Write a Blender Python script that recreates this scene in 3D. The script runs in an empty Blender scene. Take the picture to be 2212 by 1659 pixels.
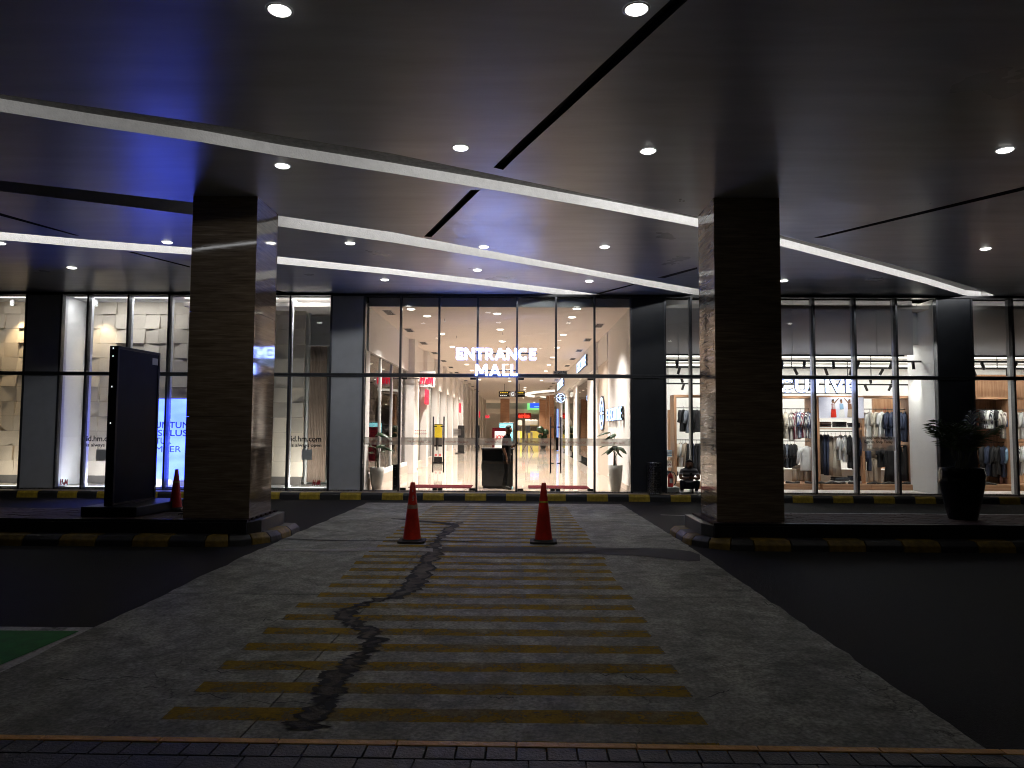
import bpy, math, random
from mathutils import Vector, Matrix, noise
random.seed(7)
R = math.radians
C = bpy.context.scene.collection
SC = bpy.context.scene

# ------------------------------------------------------------------ camera
EYE = Vector((0, 0, 1.73))
FPX = 1560.0
cam_d = bpy.data.cameras.new('camera'); cam = bpy.data.objects.new('camera', cam_d); C.objects.link(cam)
CM = Matrix.Rotation(R(.54), 3, 'Z') @ Matrix.Rotation(R(93.43), 3, 'X') @ Matrix.Rotation(R(.34), 3, 'Z')
cam.matrix_world = Matrix.Translation(EYE) @ CM.to_4x4()
cam_d.sensor_width = 36; cam_d.lens = 36 * FPX / 2212
cam_d.clip_start = .05; cam_d.clip_end = 600
SC.camera = cam
# ------------------------------------------------------------------ world: night
w = bpy.data.worlds.new('World'); SC.world = w; w.use_nodes = True
bgn = w.node_tree.nodes['Background']
sky = w.node_tree.nodes.new('ShaderNodeTexSky'); sky.sky_type = 'NISHITA'; sky.sun_disc = False
sky.sun_elevation = R(-6); sky.sun_rotation = R(200)
w.node_tree.links.new(sky.outputs[0], bgn.inputs[0]); bgn.inputs[1].default_value = .03
# ------------------------------------------------------------------ exposure
vs = SC.view_settings
vs.view_transform = 'Standard'; vs.look = 'None'; vs.exposure = 0; vs.gamma = 1; vs.use_curve_mapping = False
SC.render.engine = 'CYCLES'
cy = SC.cycles
cy.max_bounces = 7; cy.diffuse_bounces = 3; cy.glossy_bounces = 4; cy.transparent_max_bounces = 24
cy.transmission_bounces = 3; cy.sample_clamp_indirect = 4; cy.sample_clamp_direct = 0
cy.caustics_reflective = False; cy.caustics_refractive = False
cy.use_denoising = True; cy.pixel_filter_type = 'BLACKMAN_HARRIS'; cy.filter_width = 1.05
try: cy.denoiser = 'OPENIMAGEDENOISE'
except Exception: pass

# light levels
P_DOWN = 19.0        # exterior downlights
P_SLOT = 1.6        # W per metre of the recessed light slots
P_HALL = 1150.0       # mall hall downlights
P_SHOP = 32.0
P_SPOT = 26.0

ZC = 5.23; YF = 18.9; ZF = .05          # canopy, glass front, mall floor
def gz(y): return 0.0 if y < 10.4 else (-.127 if y > 18.4 else -.127 * (y - 10.4) / 8.0)
def at(u, v, axis, val):
    d = CM @ Vector(((u - 1106) / FPX, -(v - 829.5) / FPX, -1)); t = (val - EYE[axis]) / d[axis]
    return EYE + d * t
def atY(u, v, Y): return at(u, v, 1, Y)
def atZ(u, v, Z): return at(u, v, 2, Z)
def atG(u, v, dz=0):
    p = atZ(u, v, dz)
    for _ in range(6): p = atZ(u, v, gz(p.y) + dz)
    return p
def XF(u, v=720, Y=YF): return atY(u, v, Y).x
def ZF_(v, u=1106, Y=YF): return atY(u, v, Y).z

# ------------------------------------------------------------------ materials
MATS = {}
def nm(name):
    m = bpy.data.materials.new(name); m.use_nodes = True; MATS[name] = m
    return m, m.node_tree, m.node_tree.nodes['Principled BSDF']
def pm(name, col, rough=.6, var=.12, scale=6.0, bump=.0, bscale=40., metal=0., stretch=(1, 1, 1), spec=.5, coat=0., aniso=0.):
    m, nt, b = nm(name); N = nt.nodes.new; L = nt.links.new
    tc = N('ShaderNodeTexCoord'); mp = N('ShaderNodeMapping'); mp.inputs['Scale'].default_value = stretch
    L(tc.outputs['Object'], mp.inputs[0])
    n = N('ShaderNodeTexNoise'); n.inputs['Scale'].default_value = scale; n.inputs['Detail'].default_value = 6
    n.inputs['Roughness'].default_value = .62
    L(mp.outputs[0], n.inputs[0])
    r = N('ShaderNodeValToRGB'); r.color_ramp.elements[0].position = .3; r.color_ramp.elements[1].position = .72
    lo = [c * (1 - var) for c in col]; hi = [min(1, c * (1 + var)) for c in col]
    r.color_ramp.elements[0].color = (*lo, 1); r.color_ramp.elements[1].color = (*hi, 1)
    L(n.outputs[0], r.inputs[0]); L(r.outputs[0], b.inputs['Base Color'])
    rr = N('ShaderNodeMapRange'); rr.inputs[3].default_value = max(.02, rough - .08); rr.inputs[4].default_value = min(1, rough + .08)
    L(n.outputs[0], rr.inputs[0]); L(rr.outputs[0], b.inputs['Roughness'])
    b.inputs['Metallic'].default_value = metal; b.inputs['Specular IOR Level'].default_value = spec
    b.inputs['Coat Weight'].default_value = coat
    if bump:
        n2 = N('ShaderNodeTexNoise'); n2.inputs['Scale'].default_value = bscale; n2.inputs['Detail'].default_value = 5
        L(mp.outputs[0], n2.inputs[0])
        bp = N('ShaderNodeBump'); bp.inputs['Strength'].default_value = bump; bp.inputs['Distance'].default_value = .02
        L(n2.outputs[0], bp.inputs['Height']); L(bp.outputs[0], b.inputs['Normal'])
    return m
def em(name, col, st, base=None):
    m, nt, b = nm(name); base = base or tuple(.6 * c for c in col)
    b.inputs['Base Color'].default_value = (*base, 1); b.inputs['Emission Color'].default_value = (*col, 1)
    b.inputs['Emission Strength'].default_value = st; b.inputs['Roughness'].default_value = .4
    return m
def glassmat(name, tint=(.96, .98, .98), rough=0.0, haze=0.0):
    m, nt, b = nm(name); N = nt.nodes.new; L = nt.links.new
    nt.nodes.remove(b); out = nt.nodes['Material Output']
    fr = N('ShaderNodeFresnel'); fr.inputs[0].default_value = 1.5
    tr = N('ShaderNodeBsdfTransparent'); tr.inputs[0].default_value = (*tint, 1)
    gl = N('ShaderNodeBsdfGlossy'); gl.inputs['Roughness'].default_value = rough
    mx = N('ShaderNodeMixShader'); L(fr.outputs[0], mx.inputs[0]); L(tr.outputs[0], mx.inputs[1]); L(gl.outputs[0], mx.inputs[2])
    if haze:
        tl = N('ShaderNodeBsdfTranslucent'); tl.inputs[0].default_value = (.9, .85, .82, 1)
        df = N('ShaderNodeBsdfDiffuse'); df.inputs[0].default_value = (.8, .78, .76, 1)
        m1 = N('ShaderNodeMixShader'); m1.inputs[0].default_value = .2; L(tl.outputs[0], m1.inputs[1]); L(df.outputs[0], m1.inputs[2])
        m2 = N('ShaderNodeMixShader'); m2.inputs[0].default_value = haze; L(mx.outputs[0], m2.inputs[1]); L(m1.outputs[0], m2.inputs[2])
        L(m2.outputs[0], out.inputs[0])
    else: L(mx.outputs[0], out.inputs[0])
    return m

# canopy paint: satin, brushed, blotchy
def canopy_mat():
    m, nt, b = nm('canopy_paint'); N = nt.nodes.new; L = nt.links.new
    tc = N('ShaderNodeTexCoord'); mp = N('ShaderNodeMapping'); mp.inputs['Scale'].default_value = (.35, 2.2, 1)
    L(tc.outputs['Object'], mp.inputs[0])
    n = N('ShaderNodeTexNoise'); n.inputs['Scale'].default_value = 1.6; n.inputs['Detail'].default_value = 7; n.inputs['Roughness'].default_value = .6
    L(mp.outputs[0], n.inputs[0])
    r = N('ShaderNodeValToRGB'); r.color_ramp.elements[0].position = .25; r.color_ramp.elements[1].position = .8
    r.color_ramp.elements[0].color = (.46, .49, .56, 1); r.color_ramp.elements[1].color = (.66, .70, .78, 1)
    L(n.outputs[0], r.inputs[0]); L(r.outputs[0], b.inputs['Base Color'])
    n3 = N('ShaderNodeTexNoise'); n3.inputs['Scale'].default_value = .5; n3.inputs['Detail'].default_value = 5
    L(tc.outputs['Object'], n3.inputs[0])
    rr = N('ShaderNodeMapRange'); rr.inputs[1].default_value = .3; rr.inputs[2].default_value = .7; rr.inputs[3].default_value = .27; rr.inputs[4].default_value = .40
    L(n3.outputs[0], rr.inputs[0]); L(rr.outputs[0], b.inputs['Roughness'])
    b.inputs['Specular IOR Level'].default_value = .9
    bp = N('ShaderNodeBump'); bp.inputs['Strength'].default_value = .25; bp.inputs['Distance'].default_value = .02
    L(n.outputs[0], bp.inputs['Height']); L(bp.outputs[0], b.inputs['Normal'])
    return m
canopy_mat()

def concrete_mat():
    m, nt, b = nm('old_concrete'); N = nt.nodes.new; L = nt.links.new
    tc = N('ShaderNodeTexCoord')
    def noi(sc, det=6, st=(1, 1, 1), ro=.6):
        mp = N('ShaderNodeMapping'); mp.inputs['Scale'].default_value = st; L(tc.outputs['Object'], mp.inputs[0])
        n = N('ShaderNodeTexNoise'); n.inputs['Scale'].default_value = sc; n.inputs['Detail'].default_value = det; n.inputs['Roughness'].default_value = ro
        L(mp.outputs[0], n.inputs[0]); return n.outputs[0]
    def ramp(src, a, b_, ca, cb):
        r = N('ShaderNodeValToRGB'); r.color_ramp.elements[0].position = a; r.color_ramp.elements[1].position = b_
        r.color_ramp.elements[0].color = ca; r.color_ramp.elements[1].color = cb; L(src, r.inputs[0]); return r.outputs[0]
    base = ramp(noi(1.3, 8, (1, .8, 1), .66), .3, .74, (.17, .175, .152, 1), (.50, .505, .45, 1))
    gr = ramp(noi(38, 5), .34, .66, (.45, .45, .45, 1), (1.35, 1.35, 1.32, 1))
    mul = N('ShaderNodeMix'); mul.data_type = 'RGBA'; mul.blend_type = 'MULTIPLY'; mul.inputs[0].default_value = .9
    L(base, mul.inputs[6]); L(gr, mul.inputs[7])
    # dark stains
    st = ramp(noi(.9, 8, (1, 1.6, 1), .74), .50, .66, (1, 1, 1, 1), (.30, .30, .28, 1))
    mul2 = N('ShaderNodeMix'); mul2.data_type = 'RGBA'; mul2.blend_type = 'MULTIPLY'; mul2.inputs[0].default_value = .8
    L(mul.outputs[2], mul2.inputs[6]); L(st, mul2.inputs[7])
    sp = ramp(noi(5.5, 8, (1, 1, 1), .78), .40, .62, (.55, .55, .53, 1), (1.2, 1.2, 1.18, 1))
    mul3 = N('ShaderNodeMix'); mul3.data_type = 'RGBA'; mul3.blend_type = 'MULTIPLY'; mul3.inputs[0].default_value = .85
    L(mul2.outputs[2], mul3.inputs[6]); L(sp, mul3.inputs[7]); mul2 = mul3
    # hairline cracks: voronoi edges, distorted, only in patches
    nd = N('ShaderNodeTexNoise'); nd.inputs['Scale'].default_value = 4; nd.inputs['Detail'].default_value = 6; L(tc.outputs['Object'], nd.inputs[0])
    va = N('ShaderNodeVectorMath'); va.operation = 'MULTIPLY_ADD'; va.inputs[1].default_value = (.5, .5, .5); L(nd.outputs[1], va.inputs[0]); L(tc.outputs['Object'], va.inputs[2])
    vo = N('ShaderNodeTexVoronoi'); vo.feature = 'DISTANCE_TO_EDGE'; vo.inputs['Scale'].default_value = 2.3; L(va.outputs[0], vo.inputs[0])
    ck = ramp(vo.outputs['Distance'], 0.0, .018, (1, 1, 1, 1), (0, 0, 0, 1))
    mask = ramp(noi(.7, 5, (1, 1, 1), .6), .56, .63, (0, 0, 0, 1), (1, 1, 1, 1))
    mm = N('ShaderNodeMath'); mm.operation = 'MULTIPLY'; L(ck, mm.inputs[0]); L(mask, mm.inputs[1])
    mix = N('ShaderNodeMix'); mix.data_type = 'RGBA'; L(mm.outputs[0], mix.inputs[0]); L(mul2.outputs[2], mix.inputs[6]); mix.inputs[7].default_value = (.03, .028, .026, 1)
    L(mix.outputs[2], b.inputs['Base Color'])
    rr = N('ShaderNodeMapRange'); b.inputs['Specular IOR Level'].default_value = .3; rr.inputs[3].default_value = .5; rr.inputs[4].default_value = .85; L(noi(1.1, 6), rr.inputs[0]); L(rr.outputs[0], b.inputs['Roughness'])
    h = N('ShaderNodeMath'); h.operation = 'SUBTRACT'; L(noi(60, 5), h.inputs[0]); L(mm.outputs[0], h.inputs[1])
    bp = N('ShaderNodeBump'); bp.inputs['Strength'].default_value = .5; bp.inputs['Distance'].default_value = .006
    L(h.outputs[0], bp.inputs['Height']); L(bp.outputs[0], b.inputs['Normal'])
    return m
concrete_mat()

def worn_paint(name, col, a=.40, b_=.56, sc=3.2):
    """paint worn through to what lies below (transparent where it has gone)"""
    m, nt, b = nm(name); N = nt.nodes.new; L = nt.links.new
    tc = N('ShaderNodeTexCoord')
    n = N('ShaderNodeTexNoise'); n.inputs['Scale'].default_value = sc; n.inputs['Detail'].default_value = 9; n.inputs['Roughness'].default_value = .72
    L(tc.outputs['Object'], n.inputs[0])
    r = N('ShaderNodeMapRange'); r.inputs[1].default_value = a; r.inputs[2].default_value = b_; r.inputs[3].default_value = .30; r.inputs[4].default_value = .95
    L(n.outputs[0], r.inputs[0])
    n2 = N('ShaderNodeTexNoise'); n2.inputs['Scale'].default_value = 45; n2.inputs['Detail'].default_value = 5; L(tc.outputs['Object'], n2.inputs[0])
    r2 = N('ShaderNodeValToRGB'); r2.color_ramp.elements[0].position = .3; r2.color_ramp.elements[1].position = .7
    r2.color_ramp.elements[0].color = (*[c * .62 for c in col], 1); r2.color_ramp.elements[1].color = (*[min(1, c * 1.15) for c in col], 1)
    L(n2.outputs[0], r2.inputs[0]); L(r2.outputs[0], b.inputs['Base Color']); L(r.outputs[0], b.inputs['Alpha'])
    b.inputs['Roughness'].default_value = .8; b.inputs['Specular IOR Level'].default_value = .12
    bp = N('ShaderNodeBump'); bp.inputs['Strength'].default_value = .3; bp.inputs['Distance'].default_value = .005
    L(n2.outputs[0], bp.inputs['Height']); L(bp.outputs[0], b.inputs['Normal'])
    return m
worn_paint('yellow_stripe_paint', (.42, .265, .006), .38, .66, 2.4)
worn_paint('white_line_paint', (.6, .6, .6), .35, .5)

def travertine():
    m, nt, b = nm('brown_travertine'); N = nt.nodes.new; L = nt.links.new
    tc = N('ShaderNodeTexCoord'); mp = N('ShaderNodeMapping'); mp.inputs['Scale'].default_value = (.8, .8, 14)
    L(tc.outputs['Object'], mp.inputs[0])
    n = N('ShaderNodeTexNoise'); n.inputs['Scale'].default_value = 2.2; n.inputs['Detail'].default_value = 9; n.inputs['Roughness'].default_value = .68; n.inputs['Distortion'].default_value = .3
    L(mp.outputs[0], n.inputs[0])
    r = N('ShaderNodeValToRGB'); e = r.color_ramp.elements; e[0].position = .3; e[0].color = (.10, .072, .046, 1); e[1].position = .75; e[1].color = (.34, .27, .19, 1)
    k = e.new(.52); k.color = (.20, .15, .10, 1)
    L(n.outputs[0], r.inputs[0]); L(r.outputs[0], b.inputs['Base Color'])
    rr = N('ShaderNodeMapRange'); rr.inputs[1].default_value = .55; rr.inputs[2].default_value = .75; rr.inputs[3].default_value = .05; rr.inputs[4].default_value = .22
    L(n.outputs[0], rr.inputs[0]); L(rr.outputs[0], b.inputs['Roughness'])
    bp = N('ShaderNodeBump'); bp.inputs['Strength'].default_value = .02; bp.inputs['Distance'].default_value = .003
    L(n.outputs[0], bp.inputs['Height']); L(bp.outputs[0], b.inputs['Normal'])
    return m
travertine()

def hall_floor_mat():
    m, nt, b = nm('polished_hall_tile'); N = nt.nodes.new; L = nt.links.new
    tc = N('ShaderNodeTexCoord')
    br = N('ShaderNodeTexBrick'); br.offset = 0; br.inputs['Scale'].default_value = 1.0
    br.inputs['Brick Width'].default_value = .8; br.inputs['Row Height'].default_value = .8; br.inputs['Mortar Size'].default_value = .004
    br.inputs['Color1'].default_value = (.62, .50, .40, 1); br.inputs['Color2'].default_value = (.68, .56, .45, 1); br.inputs['Mortar'].default_value = (.3, .23, .18, 1)
    L(tc.outputs['Object'], br.inputs[0])
    n = N('ShaderNodeTexNoise'); n.inputs['Scale'].default_value = 1.2; n.inputs['Detail'].default_value = 5; L(tc.outputs['Object'], n.inputs[0])
    mx = N('ShaderNodeMix'); mx.data_type = 'RGBA'; mx.blend_type = 'MULTIPLY'; mx.inputs[0].default_value = .35; L(br.outputs[0], mx.inputs[6]); L(n.outputs[1], mx.inputs[7])
    L(mx.outputs[2], b.inputs['Base Color'])
    b.inputs['Roughness'].default_value = .045; b.inputs['Specular IOR Level'].default_value = .95
    n2 = N('ShaderNodeTexNoise'); n2.inputs['Scale'].default_value = 2.4; n2.inputs['Detail'].default_value = 2; L(tc.outputs['Object'], n2.inputs[0])
    bp = N('ShaderNodeBump'); bp.inputs['Strength'].default_value = .05; bp.inputs['Distance'].default_value = .03
    L(n2.outputs[0], bp.inputs['Height']); L(bp.outputs[0], b.inputs['Normal'])
    return m
hall_floor_mat()
def wood_mat(name, c1, c2, rough=.45, vert=True):
    m, nt, b = nm(name); N = nt.nodes.new; L = nt.links.new
    tc = N('ShaderNodeTexCoord'); mp = N('ShaderNodeMapping'); mp.inputs['Scale'].default_value = (18, 18, .9) if vert else (.9, 18, 18)
    L(tc.outputs['Object'], mp.inputs[0])
    n = N('ShaderNodeTexNoise'); n.inputs['Scale'].default_value = 1.4; n.inputs['Detail'].default_value = 7; n.inputs['Distortion'].default_value = .4; L(mp.outputs[0], n.inputs[0])
    r = N('ShaderNodeValToRGB'); r.color_ramp.elements[0].position = .32; r.color_ramp.elements[1].position = .7
    r.color_ramp.elements[0].color = (*c1, 1); r.color_ramp.elements[1].color = (*c2, 1)
    L(n.outputs[0], r.inputs[0]); L(r.outputs[0], b.inputs['Base Color']); b.inputs['Roughness'].default_value = rough
    return m
wood_mat('shop_oak', (.30, .15, .075), (.52, .30, .17)); wood_mat('shop_oak_h', (.30, .15, .075), (.52, .30, .17), vert=False)
wood_mat('hall_column_stone', (.30, .15, .08), (.42, .23, .13), .3, False)
def striped(name, c1, c2, sc=26., horiz=False):
    m, nt, b = nm(name); N = nt.nodes.new; L = nt.links.new
    tc = N('ShaderNodeTexCoord'); wv = N('ShaderNodeTexWave'); wv.bands_direction = 'Z' if horiz else 'X'; wv.inputs['Scale'].default_value = sc; wv.inputs['Distortion'].default_value = .6
    L(tc.outputs['Object'], wv.inputs[0]); r = N('ShaderNodeValToRGB'); r.color_ramp.interpolation = 'CONSTANT'
    r.color_ramp.elements[0].color = (*c1, 1); r.color_ramp.elements[1].position = .42; r.color_ramp.elements[1].color = (*c2, 1)
    L(wv.outputs[0], r.inputs[0]); L(r.outputs[0], b.inputs['Base Color']); b.inputs['Roughness'].default_value = .9
    return m

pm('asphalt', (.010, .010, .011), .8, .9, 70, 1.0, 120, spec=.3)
pm('crack_fill', (.095, .083, .066), .85, .9, 6, 1.0, 40)
pm('patch_asphalt', (.045, .044, .044), .8, .35, 12, .6, 90)
pm('broken_light_concrete', (.36, .35, .33), .8, .4, 20, .6, 60)
pm('green_paint', (.02, .20, .035), .75, .35, 9, .4, 120)
pm('kerb_yellow', (.40, .28, .02), .6, .45, 9, .35, 45)
pm('old_kerb_yellow', (.18, .115, .01), .6, .55, 7, .5, 35)
pm('kerb_black', (.022, .022, .023), .5, .45, 9, .35, 45)
pm('orange_kerb_paint', (.85, .40, .07), .45, .3, 8, .35, 50)
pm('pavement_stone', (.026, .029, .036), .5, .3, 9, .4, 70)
pm('joint_dark', (.02, .02, .02), .9, .2)
pm('island_black', (.018, .018, .019), .35, .3, 5, .1, 30)
pm('island_brick', (.045, .020, .018), .8, .4, 5, .3, 60)
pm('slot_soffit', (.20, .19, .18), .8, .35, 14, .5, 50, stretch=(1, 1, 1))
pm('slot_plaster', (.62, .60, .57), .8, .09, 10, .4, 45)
pm('slit_dark', (.018, .018, .018), .6, .2)
pm('grey_cladding', (.46, .48, .50), .5, .08, 3, .04, 20)
pm('charcoal_cladding', (.030, .034, .040), .4, .15, 3, .04, 20)
pm('frame_metal', (.10, .105, .115), .32, .15, 20, 0, metal=.7)
pm('frame_side', (.62, .63, .65), .4, .08, 20, 0)
pm('black_metal', (.012, .012, .013), .35, .3, 20, 0)
pm('steel', (.42, .42, .43), .28, .1, 30, 0, metal=1)
pm('white_wall', (.80, .765, .73), .6, .03, 4)
pm('hall_ceiling', (.80, .72, .66), .7, .03, 3)
pm('hall_wall', (.80, .74, .69), .45, .03, 3)
pm('beige_stone', (.55, .46, .38), .35, .12, 5)
pm('header_grey', (.74, .72, .70), .7, .08, 3)
pm('shop_white', (.80, .80, .78), .6, .03, 4)
pm('blind_grey', (.62, .61, .62), .8, .06, 3)
def translucent(name, amt):
    m = MATS[name]; nt = m.node_tree; b = nt.nodes['Principled BSDF']; out = nt.nodes['Material Output']
    t = nt.nodes.new('ShaderNodeBsdfTranslucent'); t.inputs[0].default_value = (.7, .7, .72, 1); mx = nt.nodes.new('ShaderNodeMixShader'); mx.inputs[0].default_value = amt
    nt.links.new(b.outputs[0], mx.inputs[1]); nt.links.new(t.outputs[0], mx.inputs[2]); nt.links.new(mx.outputs[0], out.inputs[0])
translucent('blind_grey', .75)
pm('tile_white', (.66, .59, .49), .75, .04, 5)
pm('tile_warm_lit', (.70, .58, .44), .75, .04, 5)  # same tiles, the warm window light put into their colour
pm('tile_joint', (.16, .145, .13), .9, .1)
pm('red_plastic', (.66, .032, .014), .45, .38, 4, .1, 30)
pm('cone_old_band', (.42, .27, .20), .7, .3, 14, .2, 40)
pm('cone_scuff', (.55, .30, .26), .8, .3, 20)
pm('cone_yellow', (.55, .52, .06), .5, .2, 14)
pm('rubber_black', (.018, .018, .018), .7, .3, 14)
pm('pot_grey', (.52, .50, .46), .75, .12, 30, .3, 90)
pm('pot_black', (.004, .004, .006), .14, .3, 4, 0)
pm('soil', (.03, .02, .014), .95, .4, 20, .8, 40)
pm('leaf_dark', (.022, .055, .02), .38, .4, 7, .1, 20)
pm('leaf_palm', (.035, .075, .018), .5, .4, 7)
pm('stem_green', (.05, .055, .025), .6, .3, 10)
pm('guard_black', (.004, .004, .005), .9, .3, 12, spec=.08)
pm('skin', (.20, .10, .06), .6, .12, 12, spec=.3)
pm('hair', (.008, .007, .006), .6, .3, 30)
pm('shoe_black', (.010, .010, .010), .4, .2)
pm('shoe_white', (.5, .5, .5), .6, .2)
pm('denim_dark', (.012, .016, .028), .85, .3, 20)
striped('tee_stripes', (.36, .36, .37), (.07, .07, .08), 3.0, True)
pm('desk_dark', (.016, .018, .019), .5, .25, 4, 0, stretch=(8, 8, 1))
pm('desk_black', (.006, .006, .007), .5, .2)
pm('maroon_mat', (.05, .004, .007), .95, .25, 30, .5, 120, spec=.05)
pm('red_paint', (.55, .02, .02), .35, .1)
pm('maroon_letter', (.22, .02, .03), .5, .1)
pm('black_letter', (.012, .012, .014), .5, .1)
pm('red_letter', (.45, .012, .02), .5, .1)
pm('navy_letter', (.02, .03, .30), .5, .1)
pm('white_paper', (.78, .78, .76), .6, .04)
pm('yellow_paper', (.80, .62, .03), .6, .05)
pm('pink_paper', (.75, .16, .16), .6, .05)
pm('curtain', (.40, .31, .25), .85, .12, 6)
pm('sticker_grey', (.55, .58, .58), .6, .05)
pm('signboard_face', (.003, .006, .020), .42, .35, 1.5, .03, 3, spec=.03)
pm('signboard_frame', (.006, .006, .008), .5, .3, spec=.2)
pm('c_white', (.74, .74, .72), .9, .05); pm('c_cream', (.62, .56, .46), .9, .07); pm('c_beige', (.42, .34, .26), .9, .08)
pm('c_black', (.012, .012, .014), .9, .3); pm('c_navy', (.025, .035, .07), .9, .2); pm('c_grey', (.16, .18, .22), .9, .12)
pm('c_blue', (.22, .36, .52), .9, .15); pm('c_brown', (.13, .055, .04), .9, .2)
striped('c_stripe_bw', (.7, .7, .68), (.04, .04, .06), 9.); striped('c_stripe_blue', (.62, .64, .68), (.10, .13, .26), 7.)
striped('c_stripe_red', (.6, .58, .55), (.22, .05, .08), 8.); striped('c_stripe_tan', (.72, .69, .62), (.25, .22, .2), 6.)
em('lamp_white', (1, .97, .9), 9.0); em('lamp_hall', (1, .93, .80), 7.0); em('lamp_shop', (1, .98, .93), 2.6)
em('sign_white', (.24, .34, 1.0), 22.0); em('shop_letter', (.42, .52, 1.0), 10.0); em('side_letter', (.42, .58, 1.0), 3.0)
em('neon_red', (1, .03, .07), .9); em('screen_cyan', (.25, .75, .85), 1.0); em('sign_blue', (.03, .10, .85), 1.3)
em('sign_green', (.30, .95, .30), .9); em('sign_redglow', (1, .06, .03), 1.6); em('booth_yellow', (.85, .62, .10), .7)
em('cove_white', (1, .93, .82), 1.5); em('screen_dark_text', (.03, .06, .5), .25, (.1, .1, .3)); em('led_strip_blue', (.15, .28, 1), 1.8)
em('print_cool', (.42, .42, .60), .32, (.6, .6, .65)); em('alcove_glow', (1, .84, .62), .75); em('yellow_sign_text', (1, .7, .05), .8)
em('white_sign_text', (.9, .95, 1), .9)
def screen_mat():
    m, nt, b = nm('led_screen'); N = nt.nodes.new; L = nt.links.new
    tc = N('ShaderNodeTexCoord'); n = N('ShaderNodeTexNoise'); n.inputs['Scale'].default_value = 1.7; n.inputs['Detail'].default_value = 1
    mp = N('ShaderNodeMapping'); mp.inputs['Scale'].default_value = (.6, .6, 1.6); L(tc.outputs['Object'], mp.inputs[0]); L(mp.outputs[0], n.inputs[0])
    r = N('ShaderNodeValToRGB'); r.color_ramp.elements[0].position = .35; r.color_ramp.elements[1].position = .65
    r.color_ramp.elements[0].color = (.045, .08, 1.0, 1); r.color_ramp.elements[1].color = (.07, .12, 1.0, 1)
    L(n.outputs[0], r.inputs[0]); L(r.outputs[0], b.inputs['Emission Color']); b.inputs['Emission Strength'].default_value = 8.0
    b.inputs['Base Color'].default_value = (.05, .05, .06, 1)
screen_mat()
glassmat('clear_glass'); glassmat('frost_band', haze=.36); glassmat('shop_glass', (.93, .95, .95)); glassmat('clear_film', haze=.45)

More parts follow.
